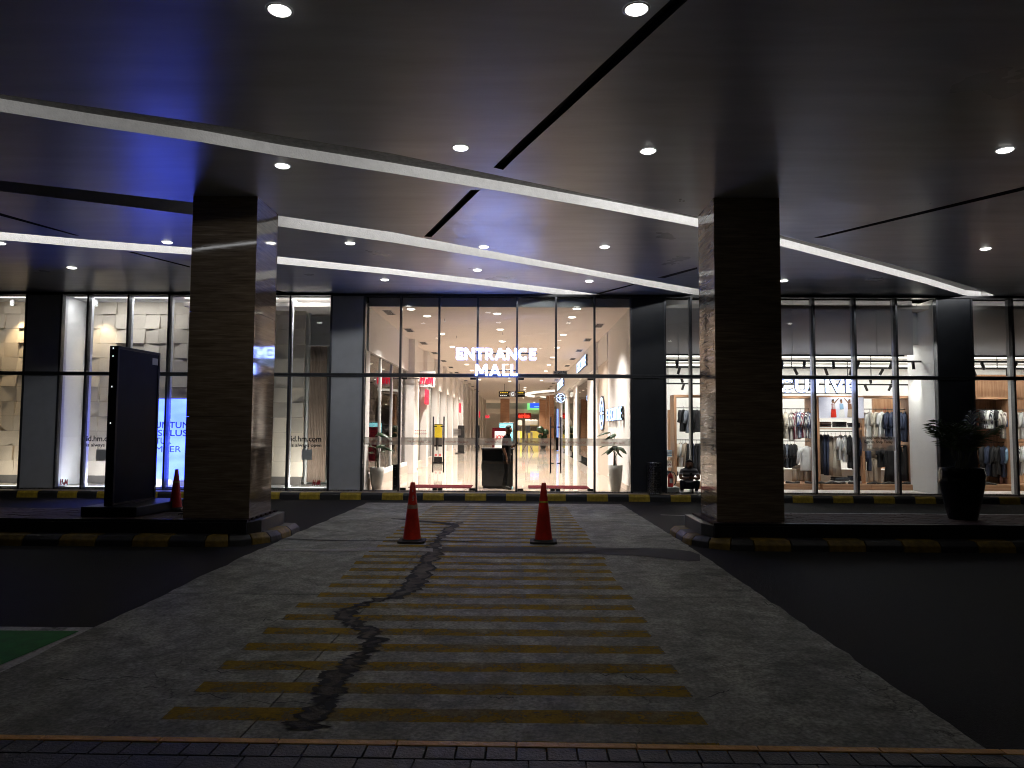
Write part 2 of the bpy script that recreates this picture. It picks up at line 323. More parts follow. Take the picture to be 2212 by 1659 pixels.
# ------------------------------------------------------------------ mesh helpers
WL = {}          # world location of every object we make (no rotated parents)
def wl(o): return WL.get(o.name, Vector((0, 0, 0))) if o else Vector((0, 0, 0))
def thing(name, label, cat, loc=(0, 0, 0), group=None):
    o = bpy.data.objects.new(name, None); C.objects.link(o); o.location = loc; o.empty_display_size = .2
    o['label'] = label; o['category'] = cat
    if group: o['group'] = group
    WL[o.name] = Vector(loc); return o
def tag(o, label, cat, group=None):
    o['label'] = label; o['category'] = cat
    if group: o['group'] = group
    return o
class MB:
    def __init__(s): s.v = []; s.f = []; s.mi = []; s.cur = 0
    def add(s, vs_, fs):
        b = len(s.v); s.v += [Vector(p) for p in vs_]
        for f in fs: s.f.append(tuple(b + i for i in f)); s.mi.append(s.cur)
        return s
    def box(s, x0, x1, y0, y1, z0, z1):
        return s.add([(x0, y0, z0), (x1, y0, z0), (x1, y1, z0), (x0, y1, z0), (x0, y0, z1), (x1, y0, z1), (x1, y1, z1), (x0, y1, z1)],
                     [(3, 2, 1, 0), (4, 5, 6, 7), (0, 1, 5, 4), (1, 2, 6, 5), (2, 3, 7, 6), (3, 0, 4, 7)])
    def hexa(s, p): # eight points, bottom ring then top ring
        return s.add(p, [(3, 2, 1, 0), (4, 5, 6, 7), (0, 1, 5, 4), (1, 2, 6, 5), (2, 3, 7, 6), (3, 0, 4, 7)])
    def prism(s, pts, z0, z1):
        n = len(pts); z0f = z0 if callable(z0) else (lambda p: z0); z1f = z1 if callable(z1) else (lambda p: z1)
        vs_ = [(p[0], p[1], z0f(p)) for p in pts] + [(p[0], p[1], z1f(p)) for p in pts]
        return s.add(vs_, [tuple(range(n - 1, -1, -1)), tuple(range(n, 2 * n))] + [(i, (i + 1) % n, n + (i + 1) % n, n + i) for i in range(n)])
    def lathe(s, prof, c=(0, 0, 0), n=20, cap=True, square=0):
        c = Vector(c); vs_ = []
        for r, z in prof:
            for k in range(n):
                a = 2 * math.pi * (k + .5) / n; vs_.append(c + Vector((r * math.cos(a), r * math.sin(a), z)))
        fs = [(j * n + k, j * n + (k + 1) % n, (j + 1) * n + (k + 1) % n, (j + 1) * n + k) for j in range(len(prof) - 1) for k in range(n)]
        if cap: fs += [tuple(range(n - 1, -1, -1)), tuple((len(prof) - 1) * n + k for k in range(n))]
        return s.add(vs_, fs)
    def tube(s, pts, r, n=8, cap=True):
        pts = [Vector(p) for p in pts]; vs_ = []; rs = r if isinstance(r, (list, tuple)) else [r] * len(pts)
        up = None
        for i, p in enumerate(pts):
            d = (pts[min(i + 1, len(pts) - 1)] - pts[max(i - 1, 0)]).normalized()
            a = Vector((0, 0, 1)) if abs(d.z) < .9 else Vector((1, 0, 0))
            if up is None: up = d.cross(a).normalized()
            else: up = (up - d * up.dot(d)).normalized()
            w_ = d.cross(up)
            for k in range(n):
                t = 2 * math.pi * k / n; vs_.append(p + (up * math.cos(t) + w_ * math.sin(t)) * rs[i])
        fs = [(j * n + k, j * n + (k + 1) % n, (j + 1) * n + (k + 1) % n, (j + 1) * n + k) for j in range(len(pts) - 1) for k in range(n)]
        if cap: fs += [tuple(range(n - 1, -1, -1)), tuple((len(pts) - 1) * n + k for k in range(n))]
        return s.add(vs_, fs)
    def loft(s, rings, cap=True):
        n = len(rings[0]); vs_ = [p for r in rings for p in r]
        fs = [(j * n + k, j * n + (k + 1) % n, (j + 1) * n + (k + 1) % n, (j + 1) * n + k) for j in range(len(rings) - 1) for k in range(n)]
        if cap: fs += [tuple(range(n - 1, -1, -1)), tuple((len(rings) - 1) * n + k for k in range(n))]
        return s.add(vs_, fs)
    def sheet(s, pts): return s.add(pts, [tuple(range(len(pts)))])
    def build(s, name, mat, parent=None, smooth=False, bevel=0, kind=None, label=None, fix=True):
        lo = Vector((min(p.x for p in s.v), min(p.y for p in s.v), min(p.z for p in s.v))); hi = Vector((max(p.x for p in s.v), max(p.y for p in s.v), max(p.z for p in s.v)))
        org = Vector(((lo.x + hi.x) / 2, (lo.y + hi.y) / 2, lo.z))
        me = bpy.data.meshes.new(name); me.from_pydata([p - org for p in s.v], [], s.f)
        for mt in (mat if isinstance(mat, (list, tuple)) else [mat]): me.materials.append(MATS[mt])
        if any(s.mi):
            for p, k in zip(me.polygons, s.mi): p.material_index = k
        if fix:
            import bmesh
            bm = bmesh.new(); bm.from_mesh(me); bmesh.ops.recalc_face_normals(bm, faces=bm.faces); bm.to_mesh(me); bm.free()
        if smooth:
            for p in me.polygons: p.use_smooth = True
        return link(name, me, org, parent, bevel, kind, label)
def link(name, me, org, parent=None, bevel=0, kind=None, label=None):
    o = bpy.data.objects.new(name, me); C.objects.link(o)
    if parent: o.parent = parent
    o.location = org - wl(parent); WL[o.name] = Vector(org)
    if bevel:
        b = o.modifiers.new('bevel', 'BEVEL'); b.width = bevel; b.segments = 2; b.limit_method = 'ANGLE'
    if kind: o['kind'] = kind
    if label: o['label'] = label
    return o
def again(o, name, org, parent=None):          # another object on the same mesh
    c = o.copy(); C.objects.link(c); c.parent = parent; c.name = name; c.location = Vector(org) - wl(parent); WL[c.name] = Vector(org); return c
NTH = ['nearest', 'second nearest', 'third nearest', 'fourth nearest', 'fifth nearest', 'sixth nearest', 'seventh nearest', 'eighth nearest', 'ninth nearest', 'tenth nearest', 'eleventh nearest', 'twelfth nearest', 'thirteenth nearest']
def dup(root, delta, label=None, rotz=None, group=None):
    c = root.copy(); C.objects.link(c); c.location = root.location + Vector(delta); WL[c.name] = c.location.copy()
    if label: c['label'] = label
    if group: c['group'] = group
    if rotz is not None: c.rotation_euler.z = rotz
    for ch in root.children:
        d = ch.copy(); C.objects.link(d); d.parent = c; WL[d.name] = wl(ch) + Vector(delta)
        for g in ch.children:
            e = g.copy(); C.objects.link(e); e.parent = d
    return c
def box(name, mat, x0, x1, y0, y1, z0, z1, parent=None, bevel=0, kind=None, label=None):
    return MB().box(x0, x1, y0, y1, z0, z1).build(name, mat, parent, False, bevel, kind, label)

def text_islands(s, size, depth, bold=0., shear=0., xs=1., spacing=1., res=3):
    """text -> list of (verts2d3d, faces) islands sorted left to right, centred on the origin in x, baseline 0"""
    if 'M' in s or 'W' in s: bold = 0
    cu = bpy.data.curves.new('t', 'FONT'); cu.body = s; cu.size = size; cu.extrude = depth / 2; cu.offset = bold; cu.shear = shear
    cu.space_character = spacing; cu.resolution_u = res; cu.align_x = 'CENTER'
    o = bpy.data.objects.new('t', cu); C.objects.link(o)
    dg = bpy.context.evaluated_depsgraph_get(); dg.update()
    me = bpy.data.meshes.new_from_object(o.evaluated_get(dg))
    vs_ = [v.co.copy() for v in me.vertices]; fs = [tuple(p.vertices) for p in me.polygons]
    bpy.data.objects.remove(o); bpy.data.curves.remove(cu); bpy.data.meshes.remove(me)
    for v in vs_: v.x *= xs
    return vs_, fs
def split_letters(vs_, fs):
    import collections
    key = {}; rep = list(range(len(vs_)))
    def find(a):
        while rep[a] != a: rep[a] = rep[rep[a]]; a = rep[a]
        return a
    for i, v in enumerate(vs_):
        k = (round(v.x, 4), round(v.y, 4)); 
        if k in key: rep[find(i)] = find(key[k])
        else: key[k] = i
    for f in fs:
        for i in f[1:]: rep[find(i)] = find(f[0])
    g = collections.defaultdict(list)
    for f in fs: g[find(f[0])].append(f)
    out = []
    for fl in g.values():
        ids = sorted({i for f in fl for i in f}); mp = {a: b for b, a in enumerate(ids)}
        out.append(([vs_[i] for i in ids], [tuple(mp[i] for i in f) for f in fl]))
    out.sort(key=lambda t: min(v.x for v in t[0])); return out
def place_text(s, mat, origin, right=(1, 0, 0), up=(0, 0, 1), size=.2, depth=.004, parent=None, name='lettering', bold=0., shear=0., xs=1., spacing=1., letters=False, width=None, label=None):
    vs_, fs = text_islands(s, size, depth, bold, shear, xs, spacing)
    if width:
        w0 = max(v.x for v in vs_) - min(v.x for v in vs_)
        for v in vs_: v.x *= width / w0
    rg = Vector(right).normalized(); up = Vector(up).normalized(); nn = rg.cross(up)
    o0 = Vector(origin); outs = []
    for lv, lf in (split_letters(vs_, fs) if letters else [(vs_, fs)]):
        m = MB(); m.add([o0 + rg * v.x + up * v.y + nn * v.z for v in lv], lf)
        outs.append(m.build('letter' if letters else name, mat, parent, label=label, fix=False))
    return outs

# heavy hand drawn capitals for the big signs: strokes as (points, width), height 1
def arc(cx, cy, rx, ry, a0, a1, n=12): return [(cx + rx * math.cos(R(a0 + (a1 - a0) * i / n)), cy + ry * math.sin(R(a0 + (a1 - a0) * i / n))) for i in range(n + 1)]
TH = .195
GLY = {
 'E': (.60, [([(.10, 0), (.10, 1)], TH), ([(.19, .09), (.60, .09)], .18), ([(.19, .50), (.56, .50)], .17), ([(.19, .91), (.60, .91)], .18)]),
 'N': (.84, [([(.10, 0), (.10, 1)], TH), ([(.74, 0), (.74, 1)], TH), ([(.11, .93), (.73, .07)], .21)]),
 'T': (.70, [([(.35, 0), (.35, .83)], TH), ([(0, .915), (.70, .915)], .17)]),
 'R': (.70, [([(.10, 0), (.10, 1)], TH), ([(.19, .915)] + arc(.36, .68, .20, .235, 90, -90, 10) + [(.19, .445)], .165), ([(.34, .42), (.60, .0)], .20)]),
 'A': (.90, [([(.095, 0), (.45, .96)], .20), ([(.805, 0), (.45, .96)], .20), ([(.25, .30), (.65, .30)], .15)]),
 'C': (.84, [(arc(.47, .5, .38, .42, 48, 312, 22), .185)]),
 'M': (1.02, [([(.10, 0), (.14, 1)], .18), ([(.92, 0), (.88, 1)], .18), ([(.17, .93), (.51, .22)], .19), ([(.85, .93), (.51, .22)], .19)]),
 'L': (.54, [([(.10, 0), (.10, 1)], TH), ([(.19, .09), (.54, .09)], .18)]),
 'h': (.80, [([(.05, 0), (.20, 1.0)], .15), ([(.52, 0), (.72, 1.0)], .15), ([(-.05, .50), (.80, .58)], .12)]),
 '&': (.36, [(arc(.2, .42, .085, .10, -60, 250, 10), .055), (arc(.17, .20, .12, .13, 20, 330, 12), .055), ([(.12, .38), (.34, .06)], .06)]),
 'm': (1.0, [([(.02, 0), (.22, .98)], .15), ([(.22, .98), (.44, .12)], .15), ([(.44, .12), (.76, .98)], .15), ([(.76, .98), (.82, .0)], .15)]),
}
def stroke_word(word, mat, origin, cap, width, depth=.04, parent=None, right=(1, 0, 0), gap=.13):
    tot = sum(GLY[c][0] for c in word) + gap * (len(word) - 1); kx = width / tot; x = -width / 2; o0 = Vector(origin); rg = Vector(right).normalized(); up = Vector((0, 0, 1)); nn = rg.cross(up)
    for c in word:
        m = MB()
        for si, (pl, w_) in enumerate(GLY[c][1]):
            dz = depth / 2 + .0006 * si; n = len(pl); P = [Vector((p[0] * kx, p[1] * cap)) for p in pl]; L_, R_ = [], []
            for i in range(n):
                a = (P[i] - P[i - 1]).normalized() if i else (P[1] - P[0]).normalized(); b = (P[i + 1] - P[i]).normalized() if i < n - 1 else a
                t = (a + b).normalized(); q = Vector((-t.y, t.x)) * (w_ * cap / 2) / max(.5, t.dot(b))
                if n == 2 and abs(t.y) > .5 and c in 'ENTRAMLhm':   # cut the ends level
                    q = Vector((-w_ * cap / 2 / max(.35, abs(t.y)), 0)) * (1 if t.y > 0 else -1)
                L_.append(P[i] + q); R_.append(P[i] - q)
            V = []
            for d in (-dz, dz):
                for i in range(n): V.append(o0 + rg * (x + L_[i].x) + up * L_[i].y + nn * d); V.append(o0 + rg * (x + R_[i].x) + up * R_[i].y + nn * d)
            F = []
            for i in range(n - 1):
                F += [(2 * i, 2 * i + 1, 2 * i + 3, 2 * i + 2), (2 * n + 2 * i + 2, 2 * n + 2 * i + 3, 2 * n + 2 * i + 1, 2 * n + 2 * i), (2 * i + 2, 2 * n + 2 * i + 2, 2 * n + 2 * i, 2 * i), (2 * i + 1, 2 * n + 2 * i + 1, 2 * n + 2 * i + 3, 2 * i + 3)]
            e = 2 * n; F += [(0, e, e + 1, 1), (e - 2, e - 1, 2 * e - 1, 2 * e - 2)]
            m.add(V, F)
        m.build('letter', mat, parent); x += (GLY[c][0] + gap) * kx
# ================================================================== SETTING: ground
g = MB()
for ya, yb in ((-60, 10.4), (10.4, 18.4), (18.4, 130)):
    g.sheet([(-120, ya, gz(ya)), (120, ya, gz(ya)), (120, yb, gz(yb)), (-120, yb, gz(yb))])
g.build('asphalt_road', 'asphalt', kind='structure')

def jag(a, b, n, amp, seed):
    out = []
    for i in range(n + 1):
        t = i / n; p = a.lerp(b, t); q = amp * noise.noise(Vector((t * n * .55, seed, 0))) + amp * .5 * noise.noise(Vector((t * n * 1.7, seed, 3)))
        out.append(Vector((p.x + q, p.y, 0)))
    return out
CR_L, CR_R = -3.6, 2.45
H_CON = .022
left = jag(Vector((-3.56, 3.7, 0)), Vector((-3.6, 17.39, 0)), 60, .05, 1.3)
right = jag(Vector((2.52, 3.7, 0)), Vector((2.46, 17.39, 0)), 120, .045, 5.1)
# concrete crossing built as slabs between its transverse joints
joint_y = [3.7, 7.43, 10.12, 13.6, 17.39]
cr = thing('concrete_crossing', 'cracked pale concrete slab crossing with yellow bars leading to the entrance', 'crossing', (-.6, 3.7, 0))
del cr['category']; cr['kind'] = 'structure'; del cr['label']
def edge_x(poly, y):
    for a, b in zip(poly, poly[1:]):
        if a.y <= y <= b.y: return a.x + (b.x - a.x) * (y - a.y) / (b.y - a.y)
    return poly[-1].x
for ja, jb in zip(joint_y, joint_y[1:]):
    for side in (0, 1):
        ya, yb = ja + .006, jb - .006
        xm = lambda y: -1.52 + (y - 4) * .028      # the long joint, slightly askew
        n = max(4, int((yb - ya) / .16)); ys = [ya + (yb - ya) * i / n for i in range(n + 1)]
        if side == 0: loop = [(xm(y) - .005, y) for y in ys] + [(edge_x(left, y), y) for y in reversed(ys)]
        else: loop = [(edge_x(right, y), y) for y in ys] + [(xm(y) + .005, y) for y in reversed(ys)]
        m = MB(); k = len(ys)
        A = loop[:k]; B = list(reversed(loop[k:]))
        for i in range(k - 1):
            q = [A[i], A[i + 1], B[i + 1], B[i]]
            m.add([(p[0], p[1], gz(p[1]) + H_CON) for p in q], [(0, 1, 2, 3)])
            for p0, p1 in ((A[i], A[i + 1]), (B[i + 1], B[i])):
                m.add([(p0[0], p0[1], gz(p0[1]) - .01), (p1[0], p1[1], gz(p1[1]) - .01), (p1[0], p1[1], gz(p1[1]) + H_CON), (p0[0], p0[1], gz(p0[1]) + H_CON)], [(0, 1, 2, 3)])
        for yy in (ya, yb):
            xs_ = (edge_x(left, yy), xm(yy)) if side == 0 else (xm(yy), edge_x(right, yy))
            m.add([(xs_[0], yy, gz(yy) - .01), (xs_[1], yy, gz(yy) - .01), (xs_[1], yy, gz(yy) + H_CON), (xs_[0], yy, gz(yy) + H_CON)], [(0, 1, 2, 3)])
        m.build('slab', 'old_concrete', cr)
def gsheet(pts, dz): return [(p[0], p[1], gz(p[1]) + dz) for p in pts]
def strip_cells(m, A, B, dz):
    for i in range(len(A) - 1):
        m.add(gsheet([A[i], A[i + 1], B[i + 1], B[i]], dz), [(0, 1, 2, 3)])
# yellow bars
def bar_x(y):
    l = -2.08 if y < 7.0 else -2.02; return l, 1.13
yb_ = 3.95; nb = 0
while yb_ < 16.9:
    xl, xr = bar_x(yb_); xl += random.uniform(-.03, .03); xr += random.uniform(-.03, .03)
    if 12.7 < yb_ : xl, xr = -1.95, 1.1
    hw = .098
    m = MB(); A = [Vector((xl + (xr - xl) * i / 30, yb_ - hw + .012 * noise.noise(Vector((i * .7, nb, 0))))) if False else (xl + (xr - xl) * i / 30 + 0, yb_ - hw + .012 * noise.noise(Vector((i * .7, nb, 0)))) for i in range(31)]
    B = [(xl + (xr - xl) * i / 30 - .012, yb_ + hw + .012 * noise.noise(Vector((i * .7, nb, 7)))) for i in range(31)]
    for i in range(30): m.add(gsheet([A[i], A[i + 1], B[i + 1], B[i]], H_CON + .001), [(0, 1, 2, 3)])
    m.build('yellow_bar', 'yellow_stripe_paint', cr)
    yb_ += .435; nb += 1
# the wide filled crack
CL = [(992, 1128, 10), (972, 1142, 22), (958, 1156, 16), (945, 1170, 12), (938, 1182, 26), (936, 1196, 40), (922, 1215, 38), (912, 1238, 46), (898, 1260, 46), (880, 1275, 46),
      (850, 1290, 40), (806, 1300, 30), (768, 1311, 34), (742, 1328, 44), (765, 1345, 44), (793, 1362, 52), (806, 1385, 50), (796, 1402, 44), (776, 1420, 52),
      (752, 1440, 52), (728, 1464, 66), (714, 1490, 66), (700, 1520, 64), (668, 1560, 84), (646, 1580, 70)]
pts = []
for (u0, v0, w0), (u1, v1, w1) in zip(CL, CL[1:]):
    for k in range(14):
        t = k / 14; pts.append((u0 + (u1 - u0) * t, v0 + (v1 - v0) * t, (w0 + (w1 - w0) * t) * (.72 if v0 > 1340 else .9)))
def crack(pts, dz, seed, amp=.05):
    A, B = [], []
    c = [atG(u, v, H_CON) for u, v, _ in pts]
    for i, (u, v, w_) in enumerate(pts):
        d = (c[min(i + 2, len(c) - 1)] - c[max(i - 2, 0)]); d.z = 0; d.normalize(); nrm = Vector((-d.y, d.x, 0))
        wm = w_ / FPX * c[i].y * .5
        ja = amp * (noise.noise(Vector((i * .25, seed, 0))) + .6 * noise.noise(Vector((i * .8, seed, 2))) + random.uniform(-.12, .12))
        jb = amp * (noise.noise(Vector((i * .25, seed, 9))) + .6 * noise.noise(Vector((i * .8, seed, 5))) + random.uniform(-.12, .12))
        wy = wm * (.55 + .45 * abs(nrm.x))
        A.append(c[i] - nrm * max(.01, wy + ja)); B.append(c[i] + nrm * max(.01, wy + jb))
    return A, B
A, B = crack(pts, 0, 3.3, .085)
m = MB()
for i in range(len(A) - 1): m.add(gsheet([A[i], A[i + 1], B[i + 1], B[i]], H_CON + .003), [(0, 1, 2, 3)])
m.build('filled_crack', 'crack_fill', cr)
# broken darker lips of the crack
for sgn, E, sd in ((0, A, 11), (1, B, 17)):
    m = MB(); prev = None
    for i in range(len(E) - 1):
        cdir = ((A[i] + B[i]) / 2 - E[i]).normalized(); w_ = .016 + .13 * max(0, noise.noise(Vector((i * .16, sd, 0))) + .12) + .03 * max(0, noise.noise(Vector((i * .7, sd, 5))))
        q = (E[i] - cdir * .012, E[i] + cdir * w_)
        if prev: m.add(gsheet([prev[0], q[0], q[1], prev[1]], H_CON + .0045), [(0, 1, 2, 3)])
        prev = q
    m.build('crack_lip', 'joint_dark', cr)
# dark asphalt trench patch running right from the crack
T = [(955, 1187, 9), (1050, 1189, 11), (1150, 1189, 13), (1260, 1190, 13), (1380, 1193, 17), (1440, 1197, 22), (1490, 1202, 22), (1512, 1206, 14)]
def poly_band(T, dz, mat, name, seed=1., amp=.02):
    A, B = [], []; P2 = []
    for (u0, v0, w0), (u1, v1, w1) in zip(T, T[1:]):
        for k in range(6): t = k / 6; P2.append((u0 + (u1 - u0) * t, v0 + (v1 - v0) * t, w0 + (w1 - w0) * t))
    P2.append(T[-1])
    for i, (u, v, w_) in enumerate(P2):
        a = atG(u, v - w_ / 2, H_CON); b = atG(u, v + w_ / 2, H_CON)
        a.y += amp * noise.noise(Vector((i * .8, seed, 0))); b.y += amp * noise.noise(Vector((i * .8, seed, 4)))
        A.append(a); B.append(b)
    m = MB()
    for i in range(len(A) - 1): m.add(gsheet([B[i], B[i + 1], A[i + 1], A[i]], dz), [(0, 1, 2, 3)])
    return m.build(name, mat, cr)
poly_band(T, H_CON + .006, 'patch_asphalt', 'trench_patch')
poly_band([(575, 1188, 3), (640, 1189, 6), (720, 1190, 5), (800, 1187, 7), (880, 1188, 6), (935, 1189, 7)], H_CON + .0055, 'broken_light_concrete', 'crumbled_joint', 8., .05)
poly_band([(845, 1121, 1), (880, 1123, 3), (925, 1128, 2), (960, 1131, 4), (990, 1135, 3)], H_CON + .0075, 'joint_dark', 'dark_crack', 4., .03)
poly_band([(596, 1164, 1), (700, 1168, 1.5), (800, 1169, 1.2), (920, 1167, 1.4), (1000, 1170, 1.6), (1050, 1168, 1)], H_CON + .0075, 'joint_dark', 'dark_crack', 6., .03)
poly_band([(1240, 1196, 1.5), (1300, 1189, 1.6), (1380, 1188, 1.4)], H_CON + .0085, 'joint_dark', 'dark_crack', 9., .02)
def branch(u, v, ln, seed, dirx):
    P2 = [(u, v)]
    for k in range(9): P2.append((P2[-1][0] + dirx * ln / 9 * random.uniform(.5, 1.5), P2[-1][1] + random.uniform(-5, 6)))
    pp = [atG(a, b, H_CON) for a, b in P2]; m = MB()
    for a, b in zip(pp, pp[1:]):
        d = (b - a); d.z = 0
        if d.length < 1e-4: continue
        nrm = Vector((-d.y, d.x, 0)).normalized() * .004
        m.add(gsheet([a - nrm, b - nrm, b + nrm, a + nrm], H_CON + .004), [(0, 1, 2, 3)])
    m.build('dark_crack', 'joint_dark', cr)
for a in [(430, 1445, 130, 1, 1), (300, 1465, 170, 2, -1), (560, 1440, 110, 3, 1), (520, 1520, 150, 4, 1), (400, 1505, 120, 5, 1), (1280, 1455, 60, 6, 1), (1350, 1460, 60, 7, 1),
          (1110, 1510, 50, 9, -1), (1530, 1505, 50, 11, 1), (640, 1330, 80, 15, -1), (1650, 1300, 50, 17, 1)]: branch(*a)
# green bay with its white border (left)
gp = lambda u, v: atG(u, v)
W = [gp(-330, 1352), gp(212, 1357), gp(-120, 1512), gp(-640, 1600)]
m = MB(); m.add(gsheet([W[3], W[2], W[1], W[0]], .006), [(0, 1, 2, 3)]); m.build('bay_border', 'white_line_paint', kind='structure')
G_ = [gp(-300, 1363), gp(172, 1366), gp(-150, 1505), gp(-640, 1585)]
m = MB(); m.add(gsheet([G_[3], G_[2], G_[1], G_[0]], .012), [(0, 1, 2, 3)]); m.build('green_bay', 'green_paint', kind='structure')
# thin white road lines
for (u0, v0, u1, v1) in ((1427, 1113, 1512, 1115), (1690, 1109, 2300, 1113), (-90, 1101, 235, 1105)):
    a, b = atG(u0, v0), atG(u1, v1)
    m = MB(); m.add(gsheet([(a.x, a.y - .04), (b.x, b.y - .04), (b.x, b.y + .04), (a.x, a.y + .04)], .008), [(0, 1, 2, 3)]); m.build('road_line', 'white_line_paint', kind='structure')

# near pavement: orange kerb strip and stone tiles
th = R(-.62)
def kp(x, y): return (x * math.cos(th) - y * math.sin(th), 3.74 + x * math.sin(th) + y * math.cos(th))
pv = thing('near_pavement', 'x', 'x', (0, 3, 0)); del pv['label']; del pv['category']; pv['kind'] = 'structure'
for k in range(-9, 9):
    a = k * .6; b = a + .6 - .004
    w0 = -.058 + random.uniform(-.002, .002)
    m = MB(); m.prism([kp(a, w0), kp(b, w0), kp(b, 0), kp(a, 0)], -.02, .15 + random.uniform(-.001, .001)); m.build('kerbstone', 'orange_kerb_paint', pv, bevel=.006)
m = MB(); m.prism([kp(-6, -3.5), kp(6, -3.5), kp(6, -.06), kp(-6, -.06)], -.02, .128); m.build('mortar_bed', 'joint_dark', pv)
tiles = {}
def tile(x0, x1, y0, y1):
    key = (round(x1 - x0, 3), round(y1 - y0, 3)); c = kp((x0 + x1) / 2, (y0 + y1) / 2); z = .126 + random.uniform(-.0015, .0015)
    if key not in tiles:
        m = MB(); hx, hy = key[0] / 2, key[1] / 2; m.box(-hx, hx, -hy, hy, 0, .022); o = m.build('paving_tile', 'pavement_stone', pv, bevel=.003); tiles[key] = o
        o.location = Vector((c[0], c[1], z)) - wl(pv)
    else: o = again(tiles[key], 'paving_tile', (c[0], c[1], z), pv)
    o.rotation_euler.z = th + random.uniform(-.004, .004)
for k in range(-24, 25): tile(k * .148 + .003, k * .148 + .143, -.195, -.064)
for k in range(-14, 15): tile(k * .272 + .06, k * .272 + .327, -.475, -.203)
for k in range(-12, 13): tile(k * .272 - .07, k * .272 + .197, -.755, -.483)

# kerb blocks ------------------------------------------------------------
def kerb_block(parent, x0, x1, y0, y1, z0, z1, mat, cham=.05, side=-1):
    m = MB(); e = .004
    yf, yb2 = (y0, y1) if side < 0 else (y1, y0); s_ = 1 if side < 0 else -1
    prof = [(yf, z0), (yf + s_ * .02, z1 - cham), (yf + s_ * cham * 1.1, z1), (yb2, z1), (yb2, z0)]
    vs_ = [(x0 + e, p[0], p[1]) for p in prof] + [(x1 - e, p[0], p[1]) for p in prof]; n = len(prof)
    m.add(vs_, [tuple(range(n)), tuple(range(2 * n - 1, n - 1, -1))] + [(i, n + i, n + (i + 1) % n, (i + 1) % n) for i in range(n)])
    return m.build('kerb_block', mat, parent, bevel=.008)
mk = thing('mall_kerb', 'x', 'x', (0, 18.4, -.13)); del mk['label']; del mk['category']; mk['kind'] = 'structure'
edges = [-16.4]
while edges[-1] < 17: edges.append(edges[-1] + .52 + random.uniform(-.02, .02))
kk = 0
for a, b in zip(edges, edges[1:]):
    kerb_block(mk, a, b, 18.4, 18.62, -.2, ZF - .012, 'kerb_yellow' if kk % 2 else 'kerb_black'); kk += 1
box('mall_apron', 'beige_stone', -17, 17, 18.624, 18.84, -.2, ZF - .006, kind='structure')

